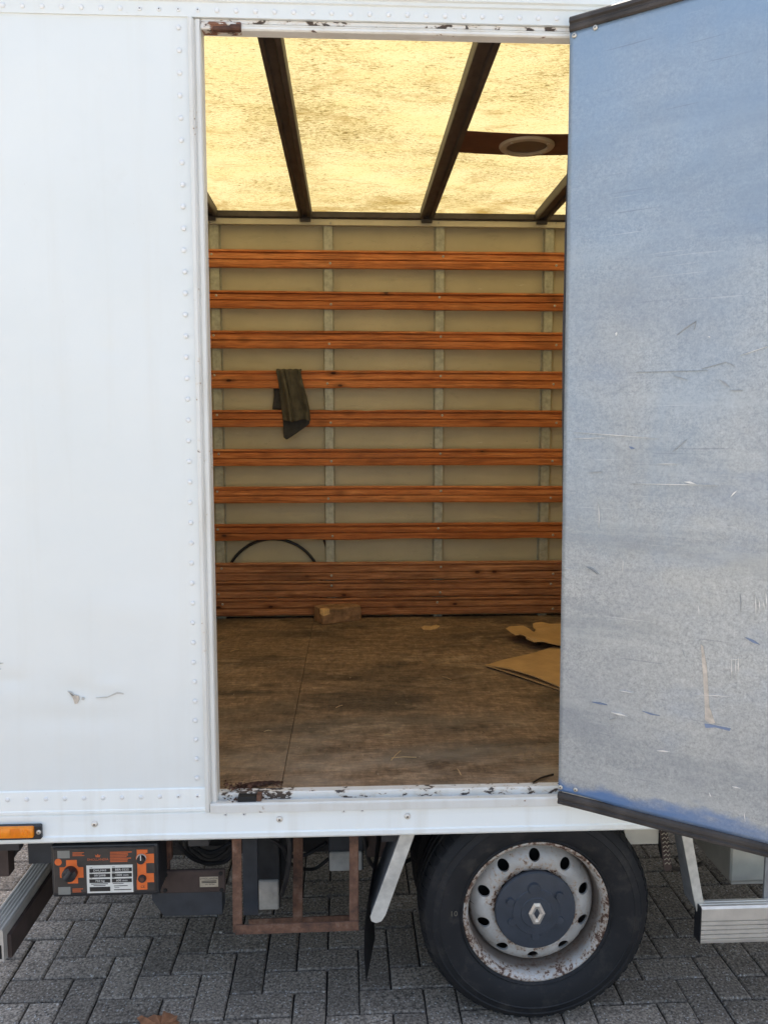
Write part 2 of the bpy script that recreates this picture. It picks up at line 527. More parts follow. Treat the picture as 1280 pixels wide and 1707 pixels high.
def box(bm, x0, x1, y0, y1, z0, z1, bev=0.0, seg=1):
    b = bmesh.new() if bev else bm
    vs = [b.verts.new((x, y, z)) for x in (x0, x1) for y in (y0, y1) for z in (z0, z1)]
    for f in ((0, 1, 3, 2), (4, 6, 7, 5), (0, 4, 5, 1), (2, 3, 7, 6), (0, 2, 6, 4), (1, 5, 7, 3)):
        b.faces.new([vs[i] for i in f])
    if bev:
        bmesh.ops.bevel(b, geom=list(b.edges), offset=bev, segments=seg, profile=.5, affect='EDGES')
        me = bpy.data.meshes.new('tmp')
        b.to_mesh(me)
        b.free()
        bm.from_mesh(me)
        bpy.data.meshes.remove(me)
    return bm
def B(*a, **k):
    return box(bmesh.new(), *a, **k)
def extrude(bm, pts, vec, closed=True):
    """closed polygon pts (Vectors) swept along vec"""
    vec = Vector(vec)
    a = [bm.verts.new(p) for p in pts]
    b = [bm.verts.new(Vector(p) + vec) for p in pts]
    n = len(pts)
    for i in range(n):
        j = (i + 1) % n
        bm.faces.new((a[i], a[j], b[j], b[i]))
    bm.faces.new(a[::-1])
    bm.faces.new(b)
    return bm
def prof_x(prof, x0, x1):        # (y,z) profile along x
    return extrude(bmesh.new(), [Vector((x0, y, z)) for y, z in prof], (x1 - x0, 0, 0))
def prof_z(prof, z0, z1):        # (x,y) profile along z
    return extrude(bmesh.new(), [Vector((x, y, z0)) for x, y in prof], (0, 0, z1 - z0))
def prof_y(prof, y0, y1):        # (x,z) profile along y
    return extrude(bmesh.new(), [Vector((x, y0, z)) for x, z in prof], (0, y1 - y0, 0))
def lathe(bm, prof, seg=64, c=(0, 0, 0), close=False):
    """(r,y) profile about the Y axis"""
    rows = []
    for k in range(seg):
        a = 2 * pi * k / seg
        rows.append([bm.verts.new((c[0] + r * cos(a), c[1] + y, c[2] + r * sin(a))) for r, y in prof])
    n = len(prof)
    for k in range(seg):
        A, Bq = rows[k], rows[(k + 1) % seg]
        for i in range(n if close else n - 1):
            j = (i + 1) % n
            bm.faces.new((A[i], A[j], Bq[j], Bq[i]))
    return bm
def tube(bm, pts, r, seg=8, cap=True):
    pts = [Vector(p) for p in pts]
    rings = []
    up = Vector((0, 0, 1))
    for i, p in enumerate(pts):
        t = (pts[min(i + 1, len(pts) - 1)] - pts[max(i - 1, 0)]).normalized()
        ref = up if abs(t.dot(up)) < .95 else Vector((0, 1, 0))
        a = t.cross(ref).normalized()
        b = t.cross(a)
        rings.append([bm.verts.new(p + (a * cos(2 * pi * k / seg) + b * sin(2 * pi * k / seg)) * r) for k in range(seg)])
    for A, Bq in zip(rings, rings[1:]):
        for k in range(seg):
            j = (k + 1) % seg
            bm.faces.new((A[k], A[j], Bq[j], Bq[k]))
    if cap:
        bm.faces.new(rings[0][::-1])
        bm.faces.new(rings[-1])
    return bm
def grid(bm, fn, nu, nv):
    vs = [[bm.verts.new(fn(i / nu, j / nv)) for j in range(nv + 1)] for i in range(nu + 1)]
    for i in range(nu):
        for j in range(nv):
            bm.faces.new((vs[i][j], vs[i + 1][j], vs[i + 1][j + 1], vs[i][j + 1]))
    return vs
def ngon_plate(bm, pts, vec):
    return extrude(bm, [Vector(p) for p in pts], vec)
def text(s, size, loc, mat, parent, align='CENTER', rot=(pi / 2, 0, 0), sx=1.0, name='lettering'):
    cu = bpy.data.curves.new('t', 'FONT')
    cu.body = s
    cu.size = size
    cu.align_x = align
    cu.align_y = 'CENTER'
    cu.extrude = .0002
    cu.resolution_u = 2
    t = bpy.data.objects.new('t', cu)
    COL.objects.link(t)
    me = bpy.data.meshes.new_from_object(t)
    bpy.data.objects.remove(t)
    me.transform(Matrix.Translation(loc) @ Matrix.Rotation(rot[2], 4, 'Z') @ Matrix.Rotation(rot[0], 4, 'X') @ Matrix.Diagonal((sx, 1, 1, 1)))
    return mobj(name, me, mat, parent)
def N(v, s=1.0):
    return noise.noise(Vector(v) * s)

# ================================================================== THE GROUND
bm = bmesh.new()
g = 300
grid(bm, lambda u, v: Vector(((u - .5) * g, (v - .5) * g, -.06)), 8, 8)
def mat_ground():
    m = M('distant_paving')
    br = m.n('TexBrick')
    br.inputs['Scale'].default_value = 1.0
    br.inputs['Brick Width'].default_value = .21
    br.inputs['Row Height'].default_value = .105
    br.inputs['Mortar Size'].default_value = .004
    for i, c in ((1, (.24, .235, .225)), (2, (.30, .292, .28)), (3, (.05, .047, .042))):
        br.inputs[i].default_value = tuple(c) + (1,)
    m.l(m.tc.outputs['Object'], br.inputs['Vector'])
    c = m.mix(m.mapr(m.noise(m.co(), 120, 3), .4, .7, 0, .5), br.outputs[0], (.40, .39, .37))
    return m.fin(c, .9)
MAT['ground'] = mat_ground()
tag(obj('ground', bm, 'ground'), kind='structure')
bm = bmesh.new()
grid(bm, lambda u, v: Vector((-4 + 8 * u, -4 + 8 * v, -.013)), 4, 4)
pavement = obj('pavement', bm, 'sand')
tag(pavement, kind='structure')

U = .105
def paver_bm(bm, L, Wd):
    j, bv, h = .0024, .0055, .055
    a, b = L / 2 - j, Wd / 2 - j
    top = [(-a + bv, -b + bv), (a - bv, -b + bv), (a - bv, b - bv), (-a + bv, b - bv)]
    mid = [(-a, -b), (a, -b), (a, b), (-a, b)]
    t = [bm.verts.new((x, y, 0)) for x, y in top]
    m_ = [bm.verts.new((x, y, -bv * .8)) for x, y in mid]
    d = [bm.verts.new((x, y, -h)) for x, y in mid]
    bm.faces.new(t)
    for A, Bq in ((m_, t), (d, m_)):
        for i in range(4):
            k = (i + 1) % 4
            bm.faces.new((A[i], A[k], Bq[k], Bq[i]))
    return bm
bm = paver_bm(bmesh.new(), 2 * U, U)
me_h = bpy.data.meshes.new('paver_across')
bm.to_mesh(me_h); bm.free()
me_h.materials.append(MAT['paver'])
bm = paver_bm(bmesh.new(), U, 2 * U)
me_v = bpy.data.meshes.new('paver_along')
bm.to_mesh(me_v); bm.free()
me_v.materials.append(MAT['paver'])
OX, OY = -1.027, .308
rotp = radians(.4)
cells = []
for r in range(-42, 36):
    for k in range(-16, 17):
        c0 = r + 4 * k
        cells.append((c0 + 1, r + .5, 0))
        cells.append((c0 + 2.5, r, 1))
cand = []
for cx, cy, vert in cells:
    x, y = cx * U, cy * U
    X = OX + x * cos(rotp) - y * sin(rotp)
    Y = OY + x * sin(rotp) + y * cos(rotp)
    if abs(X) < 3.9 and abs(Y) < 3.9:
        # in view: in front of the cut-off below the frame, and not hidden far under the floor
        vis = -.12 < Y < 1.25 and abs(X - .1 - .0 * Y) < 1.2 + .33 * max(Y, 0)
        cand.append((0 if vis else 1, abs(Y - .45) + .4 * abs(X), X, Y, vert))
cand.sort()
field = bmesh.new()
for i, (nv, d, X, Y, vert) in enumerate(cand):
    z = random.uniform(-.0022, .0012)
    R3 = Matrix.Rotation(rotp + random.gauss(0, .006), 4, 'Z') @ Matrix.Rotation(random.gauss(0, .006), 4, 'X') @ Matrix.Rotation(random.gauss(0, .005), 4, 'Y')
    T = Matrix.Translation((X + random.gauss(0, .0007), Y + random.gauss(0, .0007), z)) @ R3
    if i < 300:
        o = bpy.data.objects.new('paver', me_v if vert else me_h)
        COL.objects.link(o)
        o.parent = pavement
        o.matrix_local = T
    else:
        n0 = len(field.verts)
        paver_bm(field, U if vert else 2 * U, 2 * U if vert else U)
        field.verts.ensure_lookup_table()
        for v in field.verts[n0:]:
            v.co = T @ v.co
fo = obj('paver_field', field, 'paver', pavement, recalc=False)
tag(fo, kind='stuff')

# ================================================================== THE TRUCK
truck = empty('box_truck', (0, 0, 0))
tag(truck, 'white box truck seen from the side with its cargo door swung open', 'truck')
XL, XR = -1.36, 2.95             # rear and front end of the body
YW = 2.33                        # far wall sheet
ZF = .749                        # load floor
ZR = 3.045                       # roof sheet
DX0, DX1 = -.376, .600           # door opening
DZ1 = 2.835

# ---- rivets and screws, shared meshes
def dome(r, h, dark=False, seg=10):
    bm = bmesh.new()
    rings = []
    for rr, yy in ((r, 0), (r * .93, -h * .45), (r * .62, -h * .9), ):
        rings.append([bm.verts.new((rr * cos(2 * pi * k / seg), yy, rr * sin(2 * pi * k / seg))) for k in range(seg)])
    for A, Bq in zip(rings, rings[1:]):
        for k in range(seg):
            bm.faces.new((A[k], A[(k + 1) % seg], Bq[(k + 1) % seg], Bq[k]))
    if dark:
        inner = [bm.verts.new((r * .3 * cos(2 * pi * k / seg), -h * .95, r * .3 * sin(2 * pi * k / seg))) for k in range(seg)]
        for k in range(seg):
            bm.faces.new((rings[-1][k], rings[-1][(k + 1) % seg], inner[(k + 1) % seg], inner[k]))
        f = bm.faces.new(inner)
        f.material_index = 1
    else:
        bm.faces.new(rings[-1])
    bmesh.ops.recalc_face_normals(bm, faces=bm.faces)
    me = bpy.data.meshes.new('dome')
    bm.to_mesh(me)
    bm.free()
    me.shade_smooth()
    return me
def with_mats(me, *ms):
    for q in ms:
        me.materials.append(MAT[q])
    return me
ME_RIVET = with_mats(dome(.0068, .0034), 'rivet')
ME_BLIND = with_mats(dome(.0062, .003, True), 'rivet', 'ink')
ME_BOLT = with_mats(dome(.0095, .006, True), 'alu', 'ink')
ME_SCREW = with_mats(dome(.0072, .003, True, 8), 'screw', 'ink')
def put(me, name, loc, parent, rz=0.0):
    o = bpy.data.objects.new(name, me)
    COL.objects.link(o)
    o.parent = parent
    o.location = loc
    o.rotation_euler = (0, random.uniform(0, 3), 0) if not rz else (0, 0, rz)
    return o

# ---- near side panel behind the rear corner, a dented sheet
dc = P(135, 1150, 0)
def panel_pt(u, v):
    x = XL + (-.416 - XL) * u
    z = .752 + (2.89 - .752) * v
    d = .0022 * N((x * 1.3, 0, z * 1.1)) + .0010 * N((x * 4, 3, z * 4))
    for ex, ez, sx, sz, a in ((dc.x, dc.z, .05, .028, .006), (dc.x + .07, dc.z + .012, .05, .016, -.004),
                              (dc.x - .02, dc.z - .085, .16, .03, .0035), (dc.x - .19, dc.z + .03, .04, .02, .005),
                              (dc.x + .13, 1.05 + dc.z - .98 + .16, .17, .05, -.003), (-.65, 2.03, .02, .016, .003)):
        d += a * math.exp(-((x - ex) / sx) ** 2 - ((z - ez) / sz) ** 2)
    return Vector((x, d, z))
bm = bmesh.new()
vs = grid(bm, panel_pt, 60, 150)
# return edge giving the sheet its thickness
for i in range(60):
    for row in (0, 150):
        pass
back = bmesh.new()
side_panel = obj('side_panel', bm, 'white', truck, smooth=True)
back.free()
obj('panel_core', B(XL, -.422, .006, .032, .752, 2.89), 'white', truck)
# torn spot in the gel coat, and the crack by the rear corner
bm = bmesh.new()
ngon_plate(bm, [P(x, y, -.0015 + .005) for x, y in ((117, 1154), (124, 1158), (132, 1160), (133, 1166), (130, 1172), (126, 1173), (123, 1164))], (0, -.006, 0))
obj('paint_chip', bm, 'gouge', side_panel)
for pts in (((113, 1152), (118, 1153), (125, 1159), (122, 1160)), ((137, 1162), (141, 1163), (140, 1167), (137, 1166)),
            ((160, 1163), (178, 1163), (196, 1156), (207, 1157), (206, 1155), (196, 1153), (180, 1161)),
            ((-4, 1104), (7, 1105), (1, 1107), (-4, 1108)), ((-3, 1113), (3, 1115), (-3, 1117))):
    obj('paint_crack', ngon_plate(bmesh.new(), [P(x, y, .002) for x, y in pts], (0, -.0045, 0)), 'crack', side_panel)
n_r = 38
for i in range(n_r):
    z = 2.859 + (.822 - 2.859) * i / 36.0
    if z > .80:
        put(ME_RIVET, 'rivet', (-.4400 + random.gauss(0, .0006), -.001, z), side_panel)

# ---- near side wall in front of the door
bm = B(.6685, XR, 0, .032, .726, 2.884)
front_panel = obj('side_panel', bm, 'white', truck)

# ---- rails
prof = [(-.006, .7255), (-.006, .733), (-.004, .735), (-.004, .791), (-.0015, .7935), (.004, .7935), (.004, .7255)]
low_strip = obj('rivet_strip', prof_x(prof, XL, -.408), 'white_rail', truck)
x = -.974
i = 0
while x > XL:
    x -= .053
while x < -.43:
    x += .0533
    if x < -.43:
        put(ME_BLIND if x > -.52 else ME_RIVET, 'rivet', (x, -.004, .770), low_strip)
# skirt rail
prof = [(-.010, .646), (-.010, .658), (-.006, .661), (-.004, .70), (-.004, .718), (.0, .7235), (.03, .7235), (.03, .64), (-.006, .64)]
skirt = obj('skirt_rail', prof_x(prof, XL, XR), 'white_rail', truck)
for px, py in ((158, 1374), (466, 1366), (679, 1361)):
    q = P(px, py, -.005)
    put(ME_BOLT, 'bolt', q, skirt)
for px, py in ((376, 1358), (407, 1357), (573, 1352), (604, 1351)):
    q = P(px, py, -.004)
    put(ME_BLIND, 'rivet', q, skirt)
# top rail with rivets and roof cap above
prof = [(.004, 2.885), (-.004, 2.885), (-.005, 2.9205), (-.010, 2.923), (-.010, 2.931), (-.016, 2.934), (-.018, 2.97), (-.018, 3.04), (.0, 3.062), (.03, 3.066), (.03, 2.885)]
top_rail = obj('top_rail', prof_x(prof, XL, XR), 'white', truck)
x = -.439
while x > XL + .05:
    x -= .0497
while x < .62:
    put(ME_BLIND if -.56 < x < -.36 else ME_RIVET, 'rivet', (x, -.0046, 2.9015), top_rail)
    x += .0497

# ---- door frame
prof = [(-.416, .03), (-.416, -.008), (-.412, -.010), (-.406, -.010), (-.402, -.004), (-.4005, .003), (-.3985, .003),
        (-.3965, .0), (-.387, .0), (-.384, .006), (-.384, .05), (-.40, .05)]
jamb = obj('door_jamb', prof_z(prof, .722, 2.882), 'chip_low', truck)
prof = [(.668, .03), (.668, -.004), (.645, -.004), (.634, .0), (.628, .006), (.628, .05), (.655, .05)]
obj('door_jamb', prof_z(prof, .722, 2.882), 'chip_low', truck)
zh = P(640, 66, .036).z
prof = [(.036, zh), (.004, zh), (.0, zh + .003), (.0, zh + .008), (.002, zh + .0085), (.002, zh + .0105), (.0, zh + .011), (.0, 2.870), (.006, 2.873), (.006, 2.8845), (.036, 2.8845)]
header = obj('door_header', prof_x(prof, -.3837, .6275), 'chip_mid', truck)
prof = [(-.010, .7195), (-.010, .7425), (-.007, .7475), (.010, .7465), (.012, .7425), (.022, .7425), (.024, .7425), (.024, .717), (-.004, .717)]
sill = obj('door_sill', prof_x(prof, -.402, .65), 'chip_low', truck)
prof = [(.0243, .70), (.0243, .7605), (.028, .7635), (.052, .7635), (.052, .70)]
sill_lip = obj('sill_lip', prof_x(prof, -.3835, .627), 'chip_high', truck)

obj('sealant', B(-.3835, .627, .0035, .0065, 2.8745, 2.8835), 'chip_high', header)
# rusted latch in the top corner, latch hole in the sill
latch = obj('latch_pocket', B(-.3825, -.278, -.004, .03, zh - .0015, 2.8755, bev=.002), 'latch', header)
bm = bmesh.new()
box(bm, -.363, -.309, -.0062, 0, zh + .008, 2.8715, bev=.002)
obj('latch_plate', bm, 'latch', header)
bm = bmesh.new()
box(bm, -.307, -.279, -.010, .01, zh - .004, 2.868, bev=.003)
box(bm, -.352, -.30, -.0065, .01, zh - .004, zh + .006, bev=.002)
obj('latch_bolt', bm, 'rust_dark', header)
q0, q1 = P(397, 1334, .012), P(428, 1314, .012)
obj('latch_hole', B(q0.x, q1.x, -.001, .0262, .7460, .7615, bev=.002), 'dark', sill)
obj('latch_plate', B(q1.x, q1.x + .014, .0, .0262, .7462, .7650, bev=.002), 'rust', sill)

# ---- floor
obj('floor_frame', B(XL, XR, .034, YW, .655, .730), 'chassis', truck)
for x0, x1, y0, y1 in ((XL + .02, -.2097, .0525, 1.3962), (XL + .02, -.2097, 1.3978, 2.325), (-.208, XR - .02, .0525, 2.325)):
    obj('floor_board', B(x0, x1, y0, y1, .7315, ZF, bev=.0012), 'floor', truck)

# ---- far wall: sheet, posts, rails
obj('wall_sheet', B(XL, XR, YW, YW + .03, .70, 3.03), 'beige', truck)
YP = 2.285
for px in (362, 548.5, 732, 911.5):
    c = P(px, 650, YP).x
    h = .026
    prof = [(c - h - .004, YW - .0005), (c - h - .004, YW - .004), (c - h, YW - .006), (c - h, YP + .003), (c - h + .004, YP), (c + h - .004, YP), (c + h, YP + .003), (c + h, YW - .006), (c + h + .004, YW - .004), (c + h + .004, YW - .0005)]
    obj('post', prof_z(prof, ZF, 2.985), 'galv', truck)
for c in (1.72, 2.34, -1.18):
    obj('post', B(c - .026, c + .026, YP, YW - .0005, ZF, 2.985), 'galv', truck)
z0, z1 = P(640, 375.5, 2.262).z, P(640, 365.5, 2.262).z
wall_rail = obj('wall_rail', prof_x([(2.262, z0), (2.262, z1 - .002), (2.264, z1), (2.2845, z1), (2.2845, z0)], XL + .01, XR - .01), 'alu_cream', truck)
for px in (350, 551, 731, 927):
    put(ME_SCREW, 'screw', P(px, 371, 2.2615), wall_rail)
z2 = P(640, 352.5, 2.245).z
beam = obj('roof_beam', prof_x([(2.252, z1 + .001), (2.245, z1 + .006), (2.245, z2 - .012), (2.255, z2 - .010), (2.255, z2), (2.329, z2), (2.329, z1 + .001)], XL + .01, XR - .01), 'bow', truck)
obj('roof_beam', prof_x([(.053, 2.93), (.10, 2.93), (.10, z2), (.053, z2)], XL + .01, XR - .01), 'bow', truck)

# ---- slats
YS = 2.262
def slat(py0, py1, worn, flip, seed, notches=()):
    rnd = random.Random(seed)
    z1_, z0_ = P(640, py0, YS).z, P(640, py1, YS).z
    H = z1_ - z0_
    yb = YP - .0005
    # (y, z) from the back bottom round the front to the back top
    prof = [(yb, 0), (YS + .004, 0), (YS + .001, .05), (YS, .08), (YS, .415), (YS + .014, .425), (YS + .014, .475), (YS, .485), (YS, .77), (YS + .010, .785),
            (YS + .016, .79), (YS + .016, .865), (YS + .001, .88), (YS + .001, .985), (YS + .004, 1.0), (yb, 1.0)]
    nseg = 110
    bm = bmesh.new()
    x0, x1 = XL + .02, XR - .02
    rings = []
    for i in range(nseg + 1):
        x = x0 + (x1 - x0) * i / nseg
        lo = hi = 0
        for nx, nw, side, dep in notches:
            k = math.exp(-((x - nx) / nw) ** 2)
            if side > 0:
                hi += dep * k
            else:
                lo += dep * k
        ring = []
        for y, t in prof:
            z = z0_ + H * t
            jit = .0012 * N((x * 9, seed, t * 3)) + .0006 * N((x * 37, seed, t * 9))
            if worn:
                jit *= 3.4
            if t <= .05:
                z += max(0, lo) + abs(jit) * 1.2
            if t >= .93:
                z -= max(0, hi) + abs(jit) * 1.2
            ring.append(bm.verts.new((x, y + (abs(jit) if y < yb - .003 else 0), z + (.0012 if worn else .0045) * N((x * .7, seed * 3.1, 0)))))
        rings.append(ring)
    n = len(prof)
    for A, Bq in zip(rings, rings[1:]):
        for k in range(n):
            j = (k + 1) % n
            bm.faces.new((A[k], A[j], Bq[j], Bq[k]))
    bm.faces.new(rings[0]); bm.faces.new(rings[-1][::-1])
    o = obj('slat', bm, 'slat_worn' if worn else 'slat', truck, smooth=radians(25))
    for k, px in enumerate((360, 549, 735, 925)):
        up = (k % 2 == 0) != flip
        zz = z0_ + H * (.70 if up else .26)
        xx = P(px + rnd.uniform(-4, 4), 650, YS).x
        put(ME_SCREW, 'screw', (xx, YS - .0005, zz), o)
    return o
SL = ((417, 447), (485.5, 515), (551.5, 581), (617.5, 647), (683.5, 712), (748, 776), (810.5, 838), (873, 900.5))
for k, (a, b) in enumerate(SL):
    nt_ = []
    if k == 7:
        nt_ = [(-.35, .16, -1, .010), (.3, .2, -1, .006), (1.05, .1, -1, .008)]
    if k == 4:
        nt_ = [(.1, .06, 1, .006), (-.08, .04, 1, .004)]
    if k == 3:
        nt_ = [(-.02, .03, -1, .004)]
    if k == 1:
        nt_ = [(.15, .03, -1, .004), (.3, .1, -1, .003)]
    slat(a, b, False, False, k + 1, nt_)
for k, (a, b) in enumerate(((937, 966.7), (967.3, 995.7), (996.3, 1025.5))):
    slat(a, b, True, k % 2 == 1, 20 + k, [(-.1, .05, 1, .004), (.55, .08, 1, .004)] if k else [(.1, .1, 1, -.002)])

# ---- roof
bm = bmesh.new()
grid(bm, lambda u, v: Vector((XL + (XR - XL) * u, .031 + (YW + .03 - .031) * v, ZR + .012 * sin(pi * v) + .0025 * N((u * 9, v * 6, 0)))), 40, 24)
obj('roof_sheet', bm, 'roof', truck, smooth=True)
for c in (-.752, -.236, .432, 1.072, 1.74, 2.4):
    h = .037
    zl = 2.992
    prof = [(c - h, ZR - .006), (c - h, zl + .010), (c - h + .002, zl), (c - .020, zl), (c - .016, zl + .014), (c + .012, zl + .014), (c + .016, zl), (c + h - .002, zl), (c + h, zl + .010), (c + h, ZR - .006)]
    o = obj('roof_bow', prof_y(prof, .1005, 2.2445), 'bow', truck)
    # foot bracket on the beam
    obj('bow_bracket', B(c - .03, c + .03, 2.226, 2.2448, 2.972, 2.9915, bev=.002), 'bow', o)
board = bmesh.new()
y0, y1 = G(762, 222, 3.0).y, G(750, 258, 3.0).y
grid(board, lambda u, v: Vector((.469 + (1.0345 - .469) * u, y0 + (y1 - y0) * v, 3.012 - .008 * sin(pi * u))), 16, 2)
bmesh.ops.solidify(board, geom=list(board.faces), thickness=.010)
board = obj('lamp_board', board, 'bow_board', truck)
cx, cy = G(878, 244, 3.0).x, G(878, 244, 3.0).y
def vlathe(prof, c, seg=40):
    bm = lathe(bmesh.new(), prof, seg)
    for v in bm.verts:
        v.co = Vector((v.co.x + c[0], v.co.z * .92 + c[1], v.co.y + c[2]))
    return bm
obj('vent_ring', vlathe([(.084, .0), (.084, -.010), (.088, -.013), (.110, -.011), (.115, -.004), (.115, .0)], (cx, cy, 3.0055)), 'ring', board, smooth=radians(40))
obj('vent_cover', vlathe([(.0, -.004), (.05, -.0045), (.0845, -.002)], (cx, cy, 3.0045)), 'lens', board, smooth=True)
for a in (40, 140, 220, 320):
    o = put(ME_SCREW, 'screw', (cx + .098 * cos(radians(a)), cy + .09 * sin(radians(a)), 2.9925), board)
    o.rotation_euler = (radians(90), 0, 0)

# ---- rear and front ends
obj('front_bulkhead', B(XR - .018, XR + .02, .034, YW, .70, 3.03), 'beige', truck)
obj('rear_door', B(XL - .02, XL + .018, .034, YW, .70, 3.03), 'white', truck)
obj('rear_post', B(XL - .03, XL - .0005, -.004, .06, .64, 3.05, bev=.004), 'white_rail', truck)

# ---- the open cargo door
HX, HY, ANG = .596, -.040, radians(34.5)
dd = Vector((cos(ANG), -sin(ANG), 0))
dn = Vector((-sin(ANG), -cos(ANG), 0))
def D(u, w_, z):
    return Vector((HX, HY, 0)) + dd * (u - .0150 * (z - .75) / 2.1) + dn * w_ + Vector((0, 0, z))   # the door sags on its hinges
def PD(px, py, w_=0.0):
    d = ray(px, py)
    o_ = Vector((HX, HY, 0)) + dn * w_
    t = (o_ - CAM).dot(dn) / d.dot(dn)
    return CAM + d * t
zb, zt = P(928, 1321, HY).z, P(949, 50, HY).z
DWID = .98
def dbox(bm, u0, u1, w0, w1, z0, z1):
    vs = [bm.verts.new(D(u, w_, z)) for u in (u0, u1) for w_ in (w0, w1) for z in (z0, z1)]
    for f in ((0, 1, 3, 2), (4, 6, 7, 5), (0, 4, 5, 1), (2, 3, 7, 6), (0, 2, 6, 4), (1, 5, 7, 3)):
        bm.faces.new([vs[i] for i in f])
    return bm
door = obj('cargo_door', dbox(bmesh.new(), .004, DWID, -.030, -.006, zb - .030, zt + .034), 'white', truck)
def sheet_pt(u, v):
    U_, Z_ = u * DWID, zb + (zt - zb) * v
    wv = .0030 * N((U_ * 1.6, 7, Z_ * 1.3)) + .0014 * N((U_ * 5, 9, Z_ * 3))
    wv += .003 * math.exp(-((Z_ - zb - .05) / .03) ** 2) * (.4 + N((U_ * 4, 2, 1)))
    edge = min(1, U_ / .05) * min(1, (Z_ - zb) / .02 + .15) * min(1, (zt - Z_) / .03 + .1)
    ze = Z_
    if v == 0:
        ze += .004 * abs(N((U_ * 6, 5, 0))) + .010 * max(0, N((U_ * 3.0, 1.7, 0)))
    return D(U_, wv * edge, ze)
bm = bmesh.new()
grid(bm, sheet_pt, 70, 170)
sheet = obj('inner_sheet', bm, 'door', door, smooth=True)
for f in sheet.data.polygons[:1]:
    if f.normal.dot(dn) < 0:
        sheet.data.flip_normals()
md = sheet.modifiers.new('thickness', 'SOLIDIFY')
md.thickness = .0015
# packing between sheet and skin, pale where the sheet is frayed
obj('door_packing', dbox(bmesh.new(), .006, DWID - .002, -.006, -.0035, zb + .0005, zt - .0005), 'gouge', door)
# seals: ribbed strip under and over the sheet, thin lip along the hinge edge
def seal(zc0, zc1, sgn):
    bm = bmesh.new()
    h = zc1 - zc0
    prof = [(-.0055, 0), (.002, 0), (.007, .10), (.008, .30), (.004, .40), (.004, .52), (.009, .62), (.008, .86), (.003, 1.0), (-.0055, 1.0)]
    n = 40
    rings = []
    for i in range(n + 1):
        u = .0 + DWID * i / n
        wob = .002 * N((u * 5, sgn, 0))
        rings.append([bm.verts.new(D(u, w_, zc0 + h * t + wob * (1 if 0 < t < 1 else .4))) for w_, t in prof])
    m_ = len(prof)
    for A, Bq in zip(rings, rings[1:]):
        for k in range(m_):
            j = (k + 1) % m_
            bm.faces.new((A[k], A[j], Bq[j], Bq[k]))
    bm.faces.new(rings[0]); bm.faces.new(rings[-1][::-1])
    return obj('door_seal', bm, 'seal', door, smooth=radians(30))
seal(zb - .034, zb + .001, 1)
seal(zt - .001, zt + .037, 2)
bm = bmesh.new()
rings = []
for i in range(40):
    t = i / 39
    z = zb + (zt - .12 - zb) * t
    b_ = .013 * (sin(pi * min(1, max(0, (t - .36) / .62)))) ** .8 if t > .36 else .0
    b_ += .002 * N((0, 3, z * 7))
    rings.append([bm.verts.new(D(u, w_, z)) for u, w_ in ((.0085, -.003), (.004 - b_, -.004), (.003 - b_, -.012), (.004 - b_, -.020), (.0085, -.022))])
for A, Bq in zip(rings, rings[1:]):
    for k in range(5):
        j = (k + 1) % 5
        bm.faces.new((A[k], A[j], Bq[j], Bq[k]))
bm.faces.new(rings[0]); bm.faces.new(rings[-1][::-1])
obj('hinge_seal', bm, 'rubber', door, smooth=radians(40))
for px, py in ((934, 1313), (959, 1317), (957, 58), (992, 45)):
    put(ME_SCREW, 'screw', PD(px, py, .0025), door, rz=-ANG)
# wear with a shape of its own: gouge, scratches, blue marks
def marks(name, mat, polys, lift=.003):
    for pts in polys:                            # each mark lies on the sheet, a hair proud of it
        obj(name, ngon_plate(bmesh.new(), [PD(x, y, lift) for x, y in pts], -dn * .004), mat, door)
marks('gouge', 'gouge', [((1168, 1074), (1172, 1078), (1178, 1112), (1181, 1160), (1182, 1178), (1192, 1206), (1184, 1207), (1175, 1200), (1174, 1165), (1171, 1120))])
def scr(x0, y0, x1, y1, w_=.8):
    dx, dy = x1 - x0, y1 - y0
    L = sqrt(dx * dx + dy * dy) or 1
    nx, ny = -dy / L * w_, dx / L * w_
    mx, my = (x0 + x1) / 2 + random.uniform(-1, 1), (y0 + y1) / 2 + random.uniform(-1, 1)
    return ((x0, y0), (mx + nx, my + ny), (x1, y1), (mx - nx, my - ny))
S = [scr(*a) for a in ((1164, 1009, 1165, 1026), (1258, 990, 1260, 1030), (1264, 996, 1267, 1022), (1276, 986, 1279, 1014), (1272, 1000, 1274, 1018),
     (1219, 1092, 1220, 1136, .6), (1226, 1094, 1227, 1134, .6), (1231, 1092, 1231, 1122), (1214, 1100, 1236, 1098, .5), (1018, 1188, 1046, 1195, 1.6), (1032, 1152, 1055, 1156, .6),
     (1156, 1159, 1220, 1162, .5), (1094, 1252, 1116, 1254, 1.2), (956, 720, 1098, 731, .5), (955, 731, 1010, 729, .5), (1092, 773, 1130, 773, .5),
     (1050, 806, 1196, 809, .6), (1140, 803, 1160, 807, 1.8), (1217, 829, 1229, 817, 1.2), (1234, 592, 1282, 576, .5), (997, 838, 998, 880, .5), (1026, 560, 1028, 553, 1.6),
     (1038, 930, 1037, 955, .5), (940, 948, 952, 949, .5), (1220, 1312, 1234, 1315, 1.0), (1182, 1322, 1185, 1329, .8), (1240, 1355, 1242, 1370, .8), (1180, 560, 1184, 562, .8))]
marks('scratch', 'scratch', S)
